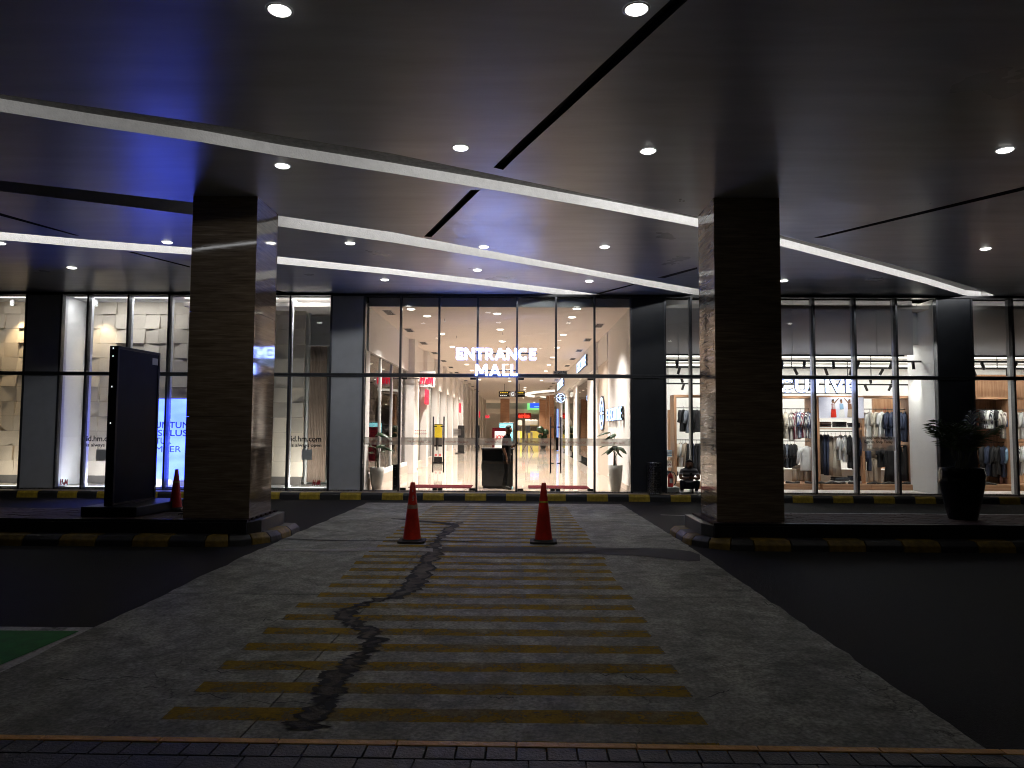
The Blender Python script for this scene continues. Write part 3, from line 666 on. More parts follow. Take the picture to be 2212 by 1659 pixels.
# ================================================================== traffic islands
def island(side):
    s_ = side; isl = thing('traffic_island', 'x', 'x', (s_ * 8, 12, 0)); del isl['label']; del isl['category']; isl['kind'] = 'structure'
    # outline of outer kerb: straight front, rounded nose toward the crossing
    nose = -3.62 if s_ < 0 else 2.5
    far = -15.5 if s_ < 0 else 16.0
    y0, y1 = 10.36, 12.35; rad = .85
    path = []
    x = far
    fx = nose + s_ * rad
    n = int(abs(far - fx) / .26)
    for i in range(n): path.append((far + (fx - far) * i / n, y0))
    for i in range(9):
        a = math.pi / 2 * i / 8; path.append((fx - s_ * rad * math.sin(a), y0 + rad - rad * math.cos(a)))
    n2 = 5
    for i in range(1, n2): path.append((nose, y0 + rad + (y1 - y0 - rad) * i / n2))
    wd = .3
    def inner(i):
        a = Vector(path[max(i - 1, 0)]); b = Vector(path[min(i + 1, len(path) - 1)]); d = (b - a).normalized(); nrm = Vector((-d.y, d.x)) * (1 if s_ < 0 else -1)
        return Vector(path[i]) + nrm * wd
    i = 0; col = 0
    while i + 2 < len(path):
        m = MB(); sub = [i, i + 1, i + 2]
        rings = []
        for q, j in enumerate(sub):
            o_ = Vector(path[j]); n_ = inner(j); d = (n_ - o_).normalized(); t = Vector((-d.y, d.x)) * (.006 if q == 0 else (-.006 if q == 2 else 0)) * (-1 if s_ < 0 else 1)
            z = gz(o_.y)
            o_ = o_ + t; n_ = n_ + t
            rings.append([(o_.x, o_.y, z - .05), ((o_ + d * .02).x, (o_ + d * .02).y, z + .085), ((o_ + d * .09).x, (o_ + d * .09).y, z + .145), (n_.x, n_.y, z + .15), (n_.x, n_.y, z - .05)])
        m.loft([[Vector(p) for p in r_] for r_ in rings]); m.build('kerb_block', 'old_kerb_yellow' if col % 2 else 'kerb_black', isl, bevel=.012)
        col += 1; i += 2
    # raised bed
    px0 = -3.86 if s_ < 0 else 2.74
    a, b = (far, px0) if s_ < 0 else (px0, far)
    ztop = .352
    c_ = .28   # chamfered nose
    if s_ < 0: pl = [(a, 10.66), (px0 - c_ * .4, 10.66), (px0, 10.66 + c_), (px0, 12.02), (a, 12.02)]
    else: pl = [(px0, 10.66 + c_), (px0 + c_ * .4, 10.66), (b, 10.66), (b, 12.02), (px0, 12.02)]
    m = MB(); m.prism(pl, -.1, ztop - .035); m.build('raised_bed', 'island_black', isl, bevel=.01)
    m = MB(); m.prism([(p[0], p[1] if p[1] > 10.7 else p[1] + .0) for p in ([(a, 10.66), (px0 - c_ * .4, 10.66), (px0 - c_ * .4, 10.697), (a, 10.697)] if s_ < 0 else [(px0 + c_ * .4, 10.66), (b, 10.66), (b, 10.697), (px0 + c_ * .4, 10.697)])], ztop - .0345, ztop); m.build('coping', 'island_black', isl, bevel=.004)
    # facing slabs along the front
    n = 9; L_ = abs(b - a) - c_ * .4
    for k in range(n):
        xa = (a if s_ < 0 else px0 + c_ * .4) + L_ * k / n; xb = xa + L_ / n - .006
        box('facing_slab', 'island_black', xa + .003, xb, 10.635, 10.656, .15, ztop - .04, isl, bevel=.003)
    # coping edge and bricks
    x0c, x1c = (a, px0 - .12) if s_ < 0 else (px0 + .12, b)
    m = MB(); rows = 9; bw = .2; bh = .1
    for r_ in range(13):
        for q in range(-1, int((x1c - x0c) / bw) + 1):
            xx = x0c + q * bw + (bw / 2 if r_ % 2 else 0); yy = 10.70 + r_ * .1; xe = min(xx + bw - .008, x1c); xx = max(xx, x0c)
            if xe - xx < .03: continue
            zz = ztop + random.uniform(-.004, .001)
            m.box(xx, xe, yy, yy + .092, ztop - .034, zz)
    m.build('paver_bricks', 'island_brick', isl, kind='stuff')
    return isl
isl_l = island(-1); isl_r = island(1)

# ================================================================== columns
def column(x0, x1, label):
    t = thing('stone_column', label, 'column', ((x0 + x1) / 2, 11.25, .352), 'stone clad columns carrying the canopy')
    y0, y1 = 10.80, 11.74
    box('core', 'joint_dark', x0 + .03, x1 - .03, y0 + .03, y1 - .03, .352, ZC, t)
    zs = [.353, 1.865, 3.455, 5.05, ZC + .002]; gap = .004
    for za, zb in zip(zs, zs[1:]):
        zb -= gap
        box('stone_panel', 'brown_travertine', x0, x1, y0, y0 + .028, za, zb, t, bevel=.002)
        box('stone_panel', 'brown_travertine', x0, x1, y1 - .028, y1, za, zb, t, bevel=.002)
        box('stone_panel', 'brown_travertine', x0 + .002, x0 + .028, y0 + .0285, y1 - .0285, za, zb, t)
        box('stone_panel', 'brown_travertine', x1 - .028, x1 - .002, y0 + .0285, y1 - .0285, za, zb, t)
    return t
column(-4.99, -4.0, 'brown veined stone column on the left island beside the black signboard')
column(2.94, 3.935, 'dark brown stone column on the right island near the crouching man')

# ================================================================== canopy ceiling
slots = {
 'A': ([(-700, 105), (-300, 160), (0, 203), (200, 231), (435, 265), (600, 292), (850, 332), (1106, 385), (1306, 427), (1506, 468), (1600, 489), (1685, 508), (1906, 566), (2000, 591), (2096, 619), (2150, 638)],
       [(-700, 115), (-300, 186), (0, 241), (200, 273), (435, 307), (600, 336), (850, 375), (1106, 417), (1306, 452), (1506, 490), (1600, 511), (1685, 531), (1906, 588), (2000, 613), (2085, 638.5), (2120, 642)]),
 'B': ([(-700, 318), (-300, 360), (0, 390), (250, 418), (415, 437), (603, 466), (850, 502), (1106, 551), (1256, 579), (1406, 606), (1506, 624), (1540, 632)],
       [(-700, 326), (-300, 376), (0, 413), (250, 443), (415, 464), (603, 489), (850, 524), (1106, 566), (1256, 591), (1406, 620), (1506, 638), (1520, 640)]),
 'C': ([(-700, 452), (-300, 480), (0, 501), (205, 519), (411, 535), (600, 554), (850, 581), (1106, 611), (1201, 623), (1300, 637)],
       [(-700, 462), (-300, 495), (0, 518), (205, 536), (411, 550), (600, 570), (850, 593), (1106, 624), (1201, 636), (1240, 639.5)]),
}
# further slots of the same pattern toward the street, above and behind the camera, are out of view
slits = {
 'D1': [(1448, 0), (1106, 322), (1066, 362), (1087, 367), (1106, 347), (1486, 0), (1720, -215), (1650, -190)],
 'D2': [(1017, 410), (1036, 411), (932, 512), (916, 511)],
 'E': [(1758, 513.5), (2212, 403), (2500, 333), (2500, 344), (2212, 411), (1775, 513.5)],
 'F': [(1419, 600), (1506, 577), (1506, 581), (1436, 600.5)], 'G': [(1284, 635), (1366, 613.7), (1372, 614.5), (1297, 635)],
 'H': [(-200, 405), (0, 460), (172, 509), (163, 509), (0, 466), (-200, 412)], 'I': [(275, 544), (288, 544.5), (410, 575), (410, 578)],
 'J': [(598, 627), (634, 635.5), (622, 635.5), (590, 630)],
}
def zc2(p): q = atZ(p[0], p[1], ZC); return Vector((q.x, min(q.y, YF + .1)))
holes = []
slotw = {}
for k, (a, b) in slots.items():
    A = [zc2(p) for p in a]; B = [zc2(p) for p in b]; slotw[k] = (A, B); holes.append(A + B[::-1])
slitw = {k: [zc2(p) for p in v] for k, v in slits.items()}; holes += list(slitw.values())
X0, X1, Y0c, Y1c = -26, 26, -1.0, 19.06
from mathutils.geometry import delaunay_2d_cdt
def inpoly(p, poly):
    c = False; n = len(poly); j = n - 1
    for i in range(n):
        a, b = poly[i], poly[j]
        if (a.y > p.y) != (b.y > p.y) and p.x < (b.x - a.x) * (p.y - a.y) / (b.y - a.y) + a.x: c = not c
        j = i
    return c
cvs = [Vector(p) for p in ((X0, Y0c), (X1, Y0c), (X1, Y1c), (X0, Y1c))]; ced = [(0, 1), (1, 2), (2, 3), (3, 0)]
for h in holes:
    b0 = len(cvs); cvs += [Vector((max(X0 + .01, min(X1 - .01, p.x)), max(Y0c + .01, p.y))) for p in h]; ced += [(b0 + i, b0 + (i + 1) % len(h)) for i in range(len(h))]
ov, oe, of_, _, _, _ = delaunay_2d_cdt(cvs, ced, [], 1, 1e-5)
keep = []
for f in of_:
    c = sum((ov[i] for i in f), Vector((0, 0))) / len(f)
    if not any(inpoly(c, h) for h in holes): keep.append(tuple(f))
me = bpy.data.meshes.new('ceiling_sheet'); me.from_pydata([(v.x, v.y, 0) for v in ov], [], keep)
canopy = thing('canopy_ceiling', 'x', 'x', (0, 9, ZC)); del canopy['label']; del canopy['category']; canopy['kind'] = 'structure'
me.materials.append(MATS['canopy_paint']); me.name = 'ceiling_sheet'
link('ceiling_sheet', me, Vector((0, 0, ZC)), canopy)
box('upper_deck', 'slit_dark', X0, X1, Y0c, Y1c, ZC + .32, ZC + .5, canopy)
box('canopy_fascia', 'canopy_paint', X0, X1, Y0c - .02, Y0c, ZC - .002, ZC + .5, canopy)
for k, (A, B) in slotw.items():
    SD = {'A': .15, 'B': .23, 'C': .26}[k]
    # far wall (lit), soffit, near wall
    m = MB(); n = MB(); q = MB()
    for i in range(len(A) - 1):
        n.sheet([(A[i].x, A[i].y, ZC + SD), (A[i + 1].x, A[i + 1].y, ZC + SD), (B[i + 1].x, B[i + 1].y, ZC + SD), (B[i].x, B[i].y, ZC + SD)]) if i < len(B) - 1 else None
        q.sheet([(A[i].x, A[i].y, ZC), (A[i + 1].x, A[i + 1].y, ZC), (A[i + 1].x, A[i + 1].y, ZC + SD), (A[i].x, A[i].y, ZC + SD)])
    for i in range(len(B) - 1):
        m.sheet([(B[i].x, B[i].y, ZC), (B[i + 1].x, B[i + 1].y, ZC), (B[i + 1].x, B[i + 1].y, ZC + SD), (B[i].x, B[i].y, ZC + SD)])
    m.sheet([(A[-1].x, A[-1].y, ZC), (B[-1].x, B[-1].y, ZC), (B[-1].x, B[-1].y, ZC + SD), (A[-1].x, A[-1].y, ZC + SD)])
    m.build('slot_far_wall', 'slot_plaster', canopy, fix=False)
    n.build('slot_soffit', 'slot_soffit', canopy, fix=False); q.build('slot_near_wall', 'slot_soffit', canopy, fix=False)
for k, P in slitw.items():
    m = MB(); n_ = len(P); dz = .09
    for i in range(n_): a, b = P[i], P[(i + 1) % n_]; m.sheet([(a.x, a.y, ZC), (b.x, b.y, ZC), (b.x, b.y, ZC + dz), (a.x, a.y, ZC + dz)])
    m.sheet([(p.x, p.y, ZC + dz) for p in P]); m.build('air_slit', 'slit_dark', canopy, fix=False)
# LED runs along the near side of the slots
def slot_lamp(k, i0, i1, scale=1.0):
    SD = {'A': .15, 'B': .23, 'C': .26}[k]
    A, B = slotw[k]
    for i in range(i0, i1):
        a, b = A[i], A[i + 1]; c = (a + b) / 2; d = (b - a); L_ = d.length
        if L_ < .05: continue
        t = d.normalized(); nrm = Vector((-t.y, t.x)); 
        if nrm.y < 0: nrm = -nrm
        parts_ = max(1, int(L_ / 3.0))
        l = bpy.data.lights.new('led_run', 'AREA'); l.shape = 'RECTANGLE'; l.size = L_; l.size_y = .03; l.energy = P_SLOT * L_ * scale; l.color = (.97, .98, 1)
        o = bpy.data.objects.new('led_run', l); C.objects.link(o); o.parent = canopy
        pos = Vector((c.x + nrm.x * .015, c.y + nrm.y * .015, ZC + SD - .03)); o.location = pos - wl(canopy)
        zax = Vector((-nrm.x, -nrm.y, 0)); xax = Vector((t.x, t.y, 0)); yax = zax.cross(xax)
        o.rotation_euler = Matrix((xax, yax, zax)).transposed().to_euler()
slot_lamp('A', 0, 4, .55); slot_lamp('A', 4, 6, 1.0); slot_lamp('A', 6, 8, 1.7); slot_lamp('A', 8, 15, 2.3)
slot_lamp('B', 5, 11, 2.2); slot_lamp('C', 1, 9, 3.4)

# exterior downlights
dl_lbl = {(604, 22): 'round canopy downlight at the upper left, largest with its twin on the right', (1375, 20): 'round canopy downlight at the top beside the long dark slit',
 (995, 319): 'round canopy downlight just before the first light slot, left of the slit tip', (610, 358): 'round canopy downlight above the left stone column, behind the first slot', (1400, 326): 'round canopy downlight between the long slit and the right stone column',
 (2171, 324): 'round canopy downlight at the far right edge before the thin slit', (756, 525): 'round canopy downlight between second and third slots, right of the left column', (1045, 533): 'round canopy downlight touching the lower edge of the second slot',
 (1306, 533): 'round canopy downlight between first and second slots above the entrance', (361, 523): 'round canopy downlight touching the third slot left of the left column', (155, 578): 'small round canopy downlight over the left shop window',
 (831, 604): 'small round canopy downlight over the pale panel left of the entrance', (1031, 583): 'small round canopy downlight near the glass front above the entrance letters', (1273, 607): 'small round canopy downlight near the glass front at the entrance right side',
 (2129, 537): 'round canopy downlight at the right beyond the first slot', (1693, 606): 'small round canopy downlight beside the top right edge of the right column', (0, 525): 'round canopy downlight cut by the left picture edge'}
def downlight(pos, label, power=P_DOWN, rad=.093, mat='lamp_white', col=(1, .95, .86), group='round canopy downlights', name='canopy_downlight', spot=True, n=24):
    t = thing(name, label, 'ceiling light', pos, group); x, y, z = pos
    m = MB(); m.lathe([(rad, -.004), (rad + .018, -.006), (rad + .022, 0)], pos, n, False); m.build('trim_ring', 'frame_side', t, True)
    m = MB(); m.lathe([(.001, -.026), (rad * .5, -.023), (rad * .82, -.015), (rad, -.003)], pos, n, False); m.build('lens', mat, t, True)  # lens given a domed shape to throw a halo onto the ceiling
    if spot:
        l = bpy.data.lights.new('lamp', 'SPOT'); l.energy = power; l.color = col; l.spot_size = R(115); l.spot_blend = .7; l.shadow_soft_size = .08
        o = bpy.data.objects.new('lamp', l); C.objects.link(o); o.parent = t; o.location = (0, 0, -.05)
    return t
for (u, v), lb in dl_lbl.items():
    p = atZ(u, v, ZC); downlight(Vector((p.x, p.y, ZC - .001)), lb)
# three small drilled holes in the canopy near the right column
m = MB()
for (u, v) in ((1470, 430), (1477, 434), (1469, 434)):
    p = atZ(u, v, ZC); m.lathe([(.001, -.001), (.022, -.001)], (p.x, p.y, ZC - .001), 10, False)
m.build('drill_hole', 'slit_dark', canopy)

# ================================================================== glass front
fac = thing('glass_front', 'tall glass front of the mall with slim dark frames and grey end panels', 'shopfront', (0, YF, ZF))
ZT = ZF_(812); ZTOP = ZC - .012
upU = [-260, -150, -60, 57, 133, 190, 277, 365, 452, 540, 627, 716, 787, 866, 949, 1032, 1117, 1201, 1284, 1363, 1436, 1492, 1580, 1669, 1757, 1846, 1935, 2023, 2098, 2186, 2275, 2363]
xs = [XF(u, 722) for u in upU]; panels = {(3, 4): 'grey_cladding', (11, 12): 'grey_cladding', (19, 20): 'charcoal_cladding', (27, 28): 'charcoal_cladding'}
door_only_up = {949 + 0, 1201}
mw = .026
for i, x in enumerate(xs):
    u = upU[i]; silver = u > 1440 and u not in (2023, 2098)
    box('mullion', 'frame_metal', x - mw, x + mw, YF - .06, YF + .09, ZT + .05, ZTOP - .0505, fac, bevel=.004)
    if u not in (949, 1201): box('mullion', 'frame_metal', x - mw, x + mw, YF - .06, YF + .09, ZF, ZT - .05, fac, bevel=.004)
    if u > 1400 or u < 790: box('mullion_fin', 'frame_side', x - mw + .004, x + mw - .004, YF + .092, YF + .2, ZF + .003, ZTOP - .06, fac)
box('transom', 'frame_metal', xs[0], xs[-1], YF - .075, YF + .08, ZT - .049, ZT - .007, fac, bevel=.004)
box('transom', 'frame_metal', xs[0], xs[-1], YF - .075, YF + .08, ZT + .007, ZT + .049, fac, bevel=.004)
box('transom', 'black_metal', xs[0], xs[-1], YF - .05, YF + .07, ZT - .0065, ZT + .0065, fac)
box('head_frame', 'black_metal', xs[0], xs[-1], YF - .085, YF + .1, ZTOP - .05, ZTOP + .008, fac)
box('sill_frame', 'steel', xs[0], xs[-1], YF - .05, YF + .06, ZF - .004, ZF + .03, fac)
for i in range(len(xs) - 1):
    a, b = xs[i] + mw, xs[i + 1] - mw
    if (i, i + 1) in panels:
        mt = panels[(i, i + 1)]
        box('cladding_panel', mt, a, b, YF - .04, YF + .05, ZT + .052, ZTOP - .052, fac, bevel=.003); box('cladding_panel', mt, a, b, YF - .04, YF + .05, ZF + .032, ZT - .052, fac, bevel=.003)
    else:
        gm = 'clear_glass'
        box('pane', gm, a, b, YF - .005, YF + .005, ZT + .052, ZTOP - .052, fac)
        if upU[i] in (866, 949, 1117, 1201): continue
        box('pane', gm, a, b, YF - .005, YF + .005, ZF + .032, ZT - .052, fac)
# doors
def XL(u, v=980): return XF(u, v)
xd = {u: XF(u, 722) for u in upU}
ZB0, ZB1 = atY(1000, 961.5, YF).z, atY(1000, 945.5, YF).z
def band(x0, x1, parent, uc=None, txt=True):
    bd = box('frosted_band', 'frost_band', x0, x1, YF - .0085, YF - .0062, ZB0, ZB1, parent)
    if txt: place_text('PAKUWON MALL JOGJA', 'maroon_letter', ((x0 + x1) / 2, YF - .0105, ZB0 + .06), size=.078, depth=.001, parent=bd, width=.60, bold=.0005)
def door(x0, x1, hx, lab):
    d = thing('glass_door', lab, 'door', ((x0 + x1) / 2, YF, ZF), 'frameless glass entrance doors')
    z0, z1 = ZF + .034, ZT - .056
    box('door_glass', 'clear_glass', x0 + .004, x1 - .004, YF - .006, YF + .006, z0, z1, d)
    band(x0 + .01, x1 - .01, d)
    hinge = x0 if hx > (x0 + x1) / 2 else x1; s_ = 1 if hinge == x0 else -1
    for zz, h in ((z0, .06), (z1 - .05, .05)):
        for xx, wd in ((hinge, .16),) + (((x1 if s_ > 0 else x0), .13),) * (zz == z0):
            sg = s_ if xx == hinge else -s_
            box('patch_fitting', 'black_metal', min(xx + sg * .006, xx + sg * wd), max(xx + sg * .006, xx + sg * wd), YF - .02, YF + .02, zz, zz + h, d)
    hb, ht = atY(1000, 1021, YF - .07).z, atY(1000, 900, YF - .07).z
    m = MB(); m.tube([(hx, YF - .075, hb), (hx, YF - .075, ht)], .019, 10); h_ = m.build('handle', 'black_metal', d, True)
    for vv in (922, 1000):
        zz = ZF_(vv); dx = (1 if hx < (x0 + x1) / 2 else -1) * 0
        m = MB(); m.tube([(hx, YF - .07, zz), (hx, YF - .008, zz)], .014, 8); m.tube([(hx, YF - .035, zz), (hx + s_ * .09, YF - .035, zz)], .016, 8)
        m.build('handle_bracket', 'black_metal', h_, True)
    return d
xm1 = XL(946); xm2 = XL(1199.5)
door(xd[866] + mw, xm1, XL(936), 'glass door left of the left pair, beside the slim black box')
door(xm1, xd[1032] - mw, XL(959), 'glass door right of the left pair, beside the guard desk')
door(xd[1117] + mw, xm2, XL(1189), 'glass door left of the right pair, just right of the guard')
door(xm2, xd[1284] - mw, XL(1211), 'glass door right of the right pair, nearest the right potted plant')
for a, b in ((787, 866), (1032, 1117), (1284, 1363)): band(xd[a] + mw + .01, xd[b] - mw - .01, fac)
box('door_lock', 'black_metal', xm1 - .045, xm1 - .012, YF - .03, YF + .02, ZF_(974), ZF_(946), fac); box('door_lock', 'black_metal', XL(1224) + .0, XL(1231), YF - .03, YF + .02, ZF_(973), ZF_(947), fac) if False else box('door_lock', 'black_metal', xm2 + .02, xm2 + .075, YF - .03, YF + .02, ZF_(972), ZF_(944), fac)
# printed notices on the left doors
Yn = YF - .0075
t = thing('door_notice', 'small red prohibition notice with a row of round symbols on the left glass door', 'sticker', atY(908, 941, Yn))
for q in range(6):
    c = atY(897.5 + q * 4.4, 936.5, Yn); m = MB(); r0, r1 = .017, .0225
    for k in range(14):
        a, b = 2 * math.pi * k / 14, 2 * math.pi * (k + 1) / 14; m.add([c + Vector((r0 * math.cos(a), 0, r0 * math.sin(a))), c + Vector((r1 * math.cos(a), 0, r1 * math.sin(a))), c + Vector((r1 * math.cos(b), 0, r1 * math.sin(b))), c + Vector((r0 * math.cos(b), 0, r0 * math.sin(b)))], [(0, 1, 2, 3)])
    m.add([c + Vector((-.015, -.0005, .011)), c + Vector((-.011, -.0005, .015)), c + Vector((.015, -.0005, -.011)), c + Vector((.011, -.0005, -.015))], [(0, 1, 2, 3)]); m.build('round_symbol', 'red_letter', t, fix=False)
c = atY(908, 931, Yn)
for q in range(6): box('text_line', 'red_letter', c.x - .15 + q * .052, c.x - .108 + q * .052, Yn - .001, Yn, c.z, c.z + .014, t)
p = atY(988, 933, Yn); t = thing('door_notice', 'small framed notice with a dark outline on the second glass door', 'sticker', p)
box('notice_film', 'clear_film', p.x - .10, p.x + .10, Yn, Yn + .001, p.z - .09, p.z + .08, t)
for (a, b, c, d) in ((-.105, .105, -.095, -.091), (-.105, .105, .081, .085), (-.105, -.101, -.0905, .0805), (.101, .105, -.0905, .0805), (-.075, .075, .03, .034), (-.075, .075, -.01, -.006), (-.075, .04, -.05, -.046)): box('outline', 'black_letter', p.x + a, p.x + b, Yn - .002, Yn - .0005, p.z + c, p.z + d, t)
# small control box over the right door
box('door_operator', 'steel', XF(1195, 805), XF(1224, 805), YF - .12, YF - .08, ZF_(812) + .05, ZF_(801), fac)

# ---------------------------------------------------------------- ENTRANCE MALL sign
es = thing('entrance_sign', 'glowing white letters reading ENTRANCE MALL above the doors', 'sign', (atY(1072, 811, 18.72).x, 18.72, atY(1072, 811, 18.72).z))
ys = 18.72
o1 = atY(1071.6, 776, ys); o2 = atY(1071.6, 811, ys)
stroke_word('ENTRANCE', 'sign_white', o1, .288, 2.08, .045, es)
stroke_word('MALL', 'sign_white', o2, .288, 1.10, .045, es)
for (u0, u1, v) in ((985, 1160, 763), (1030, 1115, 800)):
    a = atY(u0, v, ys); b = atY(u1, v, ys)
    m = MB(); m.box(a.x, b.x, ys + .035, ys + .055, (a.z + b.z) / 2 - .012, (a.z + b.z) / 2 + .012)
    for f_ in (.12, .5, .88): xx = a.x + (b.x - a.x) * f_; m.box(xx - .008, xx + .008, ys + .056, YF - .008, (a.z + b.z) / 2 - .008, (a.z + b.z) / 2 + .008)
    m.build('mounting_rail', 'black_metal', es)

# ================================================================== mall interior: structure
HC = 4.93
XLW, XRW = XF(789, 900) + .0, XF(1364, 900)
def st(name, mat, *a, **k): return box(name, mat, *a, kind='structure', **k)
st('hall_floor', 'polished_hall_tile', XLW - .06, XRW + .06, 18.842, 112, ZF - .2, ZF)
st('hall_floor_side', 'polished_hall_tile', XRW + .062, 32, 56, 112, ZF - .2, ZF)
st('hall_ceiling', 'hall_ceiling', XLW - 5, 32, 19.16, 112, HC, HC + .1)
st('hall_header', 'header_grey', XLW, XRW, 19.08, 19.156, HC - .004, ZTOP - .05)
# right wall of the hall (smooth near the glass, then the store front, then recesses)
rw = thing('hall_right_wall', 'x', 'x', (XRW, 37, ZF)); del rw['label']; del rw['category']; rw['kind'] = 'structure'
box('wall_face', 'white_wall', XRW + .02, XRW + .22, 19.0, 24.0, ZF, HC, rw)
box('dark_glass_face', 'beige_stone', XRW + .02, XRW + .2, 24.003, 26.9, ZF, 4.0, rw); box('wall_face', 'white_wall', XRW + .0, XRW + .22, 24.003, 27.0, 4.003, HC, rw)
box('wall_face', 'white_wall', XRW - .15, XRW + .22, 27.003, 56, 3.9, HC, rw)
for a, b in ((27.003, 31), (36.5, 39), (43, 46), (50, 56)): box('wall_face', 'white_wall', XRW + .0, XRW + .22, a, b, ZF, 3.897, rw)
box('wall_face', 'shop_white', XRW + 1.6, XRW + 1.8, 27, 56, ZF, 3.897, rw)
box('skirting', 'beige_stone', XRW - .02, XRW + .018, 19.0, 23.99, ZF, ZF + .13, rw)
for a, b in ((31.05, 36.45), (39.05, 42.95), (46.05, 49.95)):
    box('shop_window', 'shop_glass', XRW + .05, XRW + .062, a, b, ZF + .35, 3.8, rw)
    for k in range(int((b - a) / .45)): box('hanging_strip', 'steel', XRW + .4, XRW + .44, a + .2 + k * .45, a + .38 + k * .45, ZF + .5, 3.7, rw)
# left wall: bays, piers, fascia
lw = thing('hall_left_wall', 'x', 'x', (XLW, 50, ZF)); del lw['label']; del lw['category']; lw['kind'] = 'structure'
box('fascia', 'white_wall', XLW - .25, XLW + .0, 19.2, 26.2, 3.75, HC, lw)
box('pier', 'hall_wall', XLW - .3, XLW + .22, 26.2, 27.1, ZF, HC - .003, lw)
box('pier', 'white_wall', XLW - .25, XLW - .02, 18.99, 19.5, ZF, 3.747, lw)
box('shop_window', 'shop_glass', XLW - .09, XLW - .078, 19.52, 26.18, ZF + .42, 3.74, lw); box('plinth', 'beige_stone', XLW - .2, XLW + .02, 19.52, 26.18, ZF, ZF + .28, lw); box('sill', 'white_wall', XLW - .2, XLW - .0, 19.52, 26.18, ZF + .283, ZF + .415, lw)
for k in range(3): box('window_bar', 'white_wall', XLW - .12, XLW - .04, 21.2 + k * 1.9, 21.27 + k * 1.9, ZF + .42, 3.74, lw)
y = 27.1; k = 0
while y < 82:
    L_ = 3.2
    box('fascia', 'hall_wall', XLW - .25, XLW + .0, y + .003, y + L_ - .003, 3.55, HC - .002, lw)
    if k == 0:    # open way in beside the first pier
        box('door_reveal', 'white_wall', XLW - .6, XLW - .02, y + 1.3, y + 1.45, ZF, 3.547, lw)
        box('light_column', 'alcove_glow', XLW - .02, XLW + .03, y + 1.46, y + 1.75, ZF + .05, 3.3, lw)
    box('shop_window', 'shop_glass', XLW - .12, XLW - .108, y + .003 + (1.8 if k == 0 else 0), y + L_ - .003, ZF + .3, 3.547, lw)
    box('plinth', 'beige_stone', XLW - .15, XLW + .0, y + .003 + (1.8 if k == 0 else 0), y + L_ - .003, ZF, ZF + .297, lw)
    box('window_bar', 'white_wall', XLW - .15, XLW - .05, y + 2.1, y + 2.2, ZF + .3, 3.547, lw)
    box('pier', 'hall_wall', XLW - .3, XLW + .16, y + L_, y + L_ + .7, ZF, HC - .003, lw)
    y += L_ + .7; k += 1
# rooms behind the left wall: pale back wall, warm niches
st('left_shop_back_wall', 'white_wall', XLW - 5.2, XLW - 5.0, 21.02, 84, ZF, HC)
st('left_shop_floor', 'white_wall', XLW - 5, XLW - .07, 21.02, 84, ZF - .15, ZF + .001); st('left_shop_floor', 'white_wall', XF(716) + .11, XLW - .07, 18.99, 21.015, ZF - .15, ZF + .001)
st('left_shop_end_wall', 'white_wall', XLW - 5, XLW - .31, 27.3, 27.4, ZF + .002, HC)
al = thing('lit_niche', 'warm lit wall niche with clothes seen through the shop glass left of the doors', 'display', (XLW - 4.6, 23.0, ZF + .9))
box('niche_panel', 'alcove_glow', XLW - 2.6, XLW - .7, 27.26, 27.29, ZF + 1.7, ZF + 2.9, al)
for q in range(3): box('niche_divider', 'beige_stone', XLW - 2.6 + q * .9, XLW - 2.57 + q * .9, 27.1, 27.255, ZF + 1.7, ZF + 2.9, al)
box('niche_shelf', 'beige_stone', XLW - 2.6, XLW - .7, 26.95, 27.255, ZF + .9, ZF + 1.69, al)
# atrium beyond
st('atrium_back_wall', 'hall_wall', -12, 32, 111, 112, ZF, HC); st('atrium_left_wall', 'hall_wall', -12.2, -12, 84, 112, ZF, HC)
st('atrium_floor_left', 'polished_hall_tile', -12, XLW - .065, 84.1, 112, ZF - .2, ZF)
cvx, cvy, cvr = 13.4, 68.5, 12.8
for (rr, zz, hh, mt, nm_) in ((cvr, HC - .16, .15, 'cove_white', 'cove_ring'), (cvr - .9, HC - .35, .12, 'hall_ceiling', 'inner_ring')):
    m = MB(); n = 72
    for i in range(n):
        a, b = 2 * math.pi * i / n, 2 * math.pi * (i + 1) / n
        P = lambda r_, t, z_: (cvx + r_ * math.cos(t), cvy + r_ * math.sin(t), z_)
        m.hexa([P(rr - .35, a, zz), P(rr, a, zz), P(rr, b, zz), P(rr - .35, b, zz), P(rr - .35, a, zz + hh), P(rr, a, zz + hh), P(rr, b, zz + hh), P(rr - .35, b, zz + hh)])
    m.build(nm_, mt, kind='structure')
st('lower_ceiling_disc', 'beige_stone', 3.4, 31, 58, 112, HC - .5, HC - .37)
def stone_post(u0, u1, Y, lab):
    a, b = atY(u0, 900, Y).x, atY(u1, 900, Y).x
    t = thing('atrium_column', lab, 'column', ((a + b) / 2, Y, ZF), 'brown columns deep inside the mall')
    box('shaft', 'hall_column_stone', a, b, Y - .5, Y + .5, ZF + .16, HC - .003, t, bevel=.02); box('base', 'beige_stone', a - .04, b + .04, Y - .54, Y + .54, ZF, ZF + .158, t)
stone_post(1081, 1100.5, 82, 'brown column behind the hanging G sign above the guard'); stone_post(1165, 1179, 80, 'brown column right of the blue and green overhead sign')
stone_post(1179.5, 1186, 73, 'narrow brown column, middle of the three near the right door handle'); stone_post(1186.5, 1196, 64, 'brown column nearest to the right wall, behind the door handle')
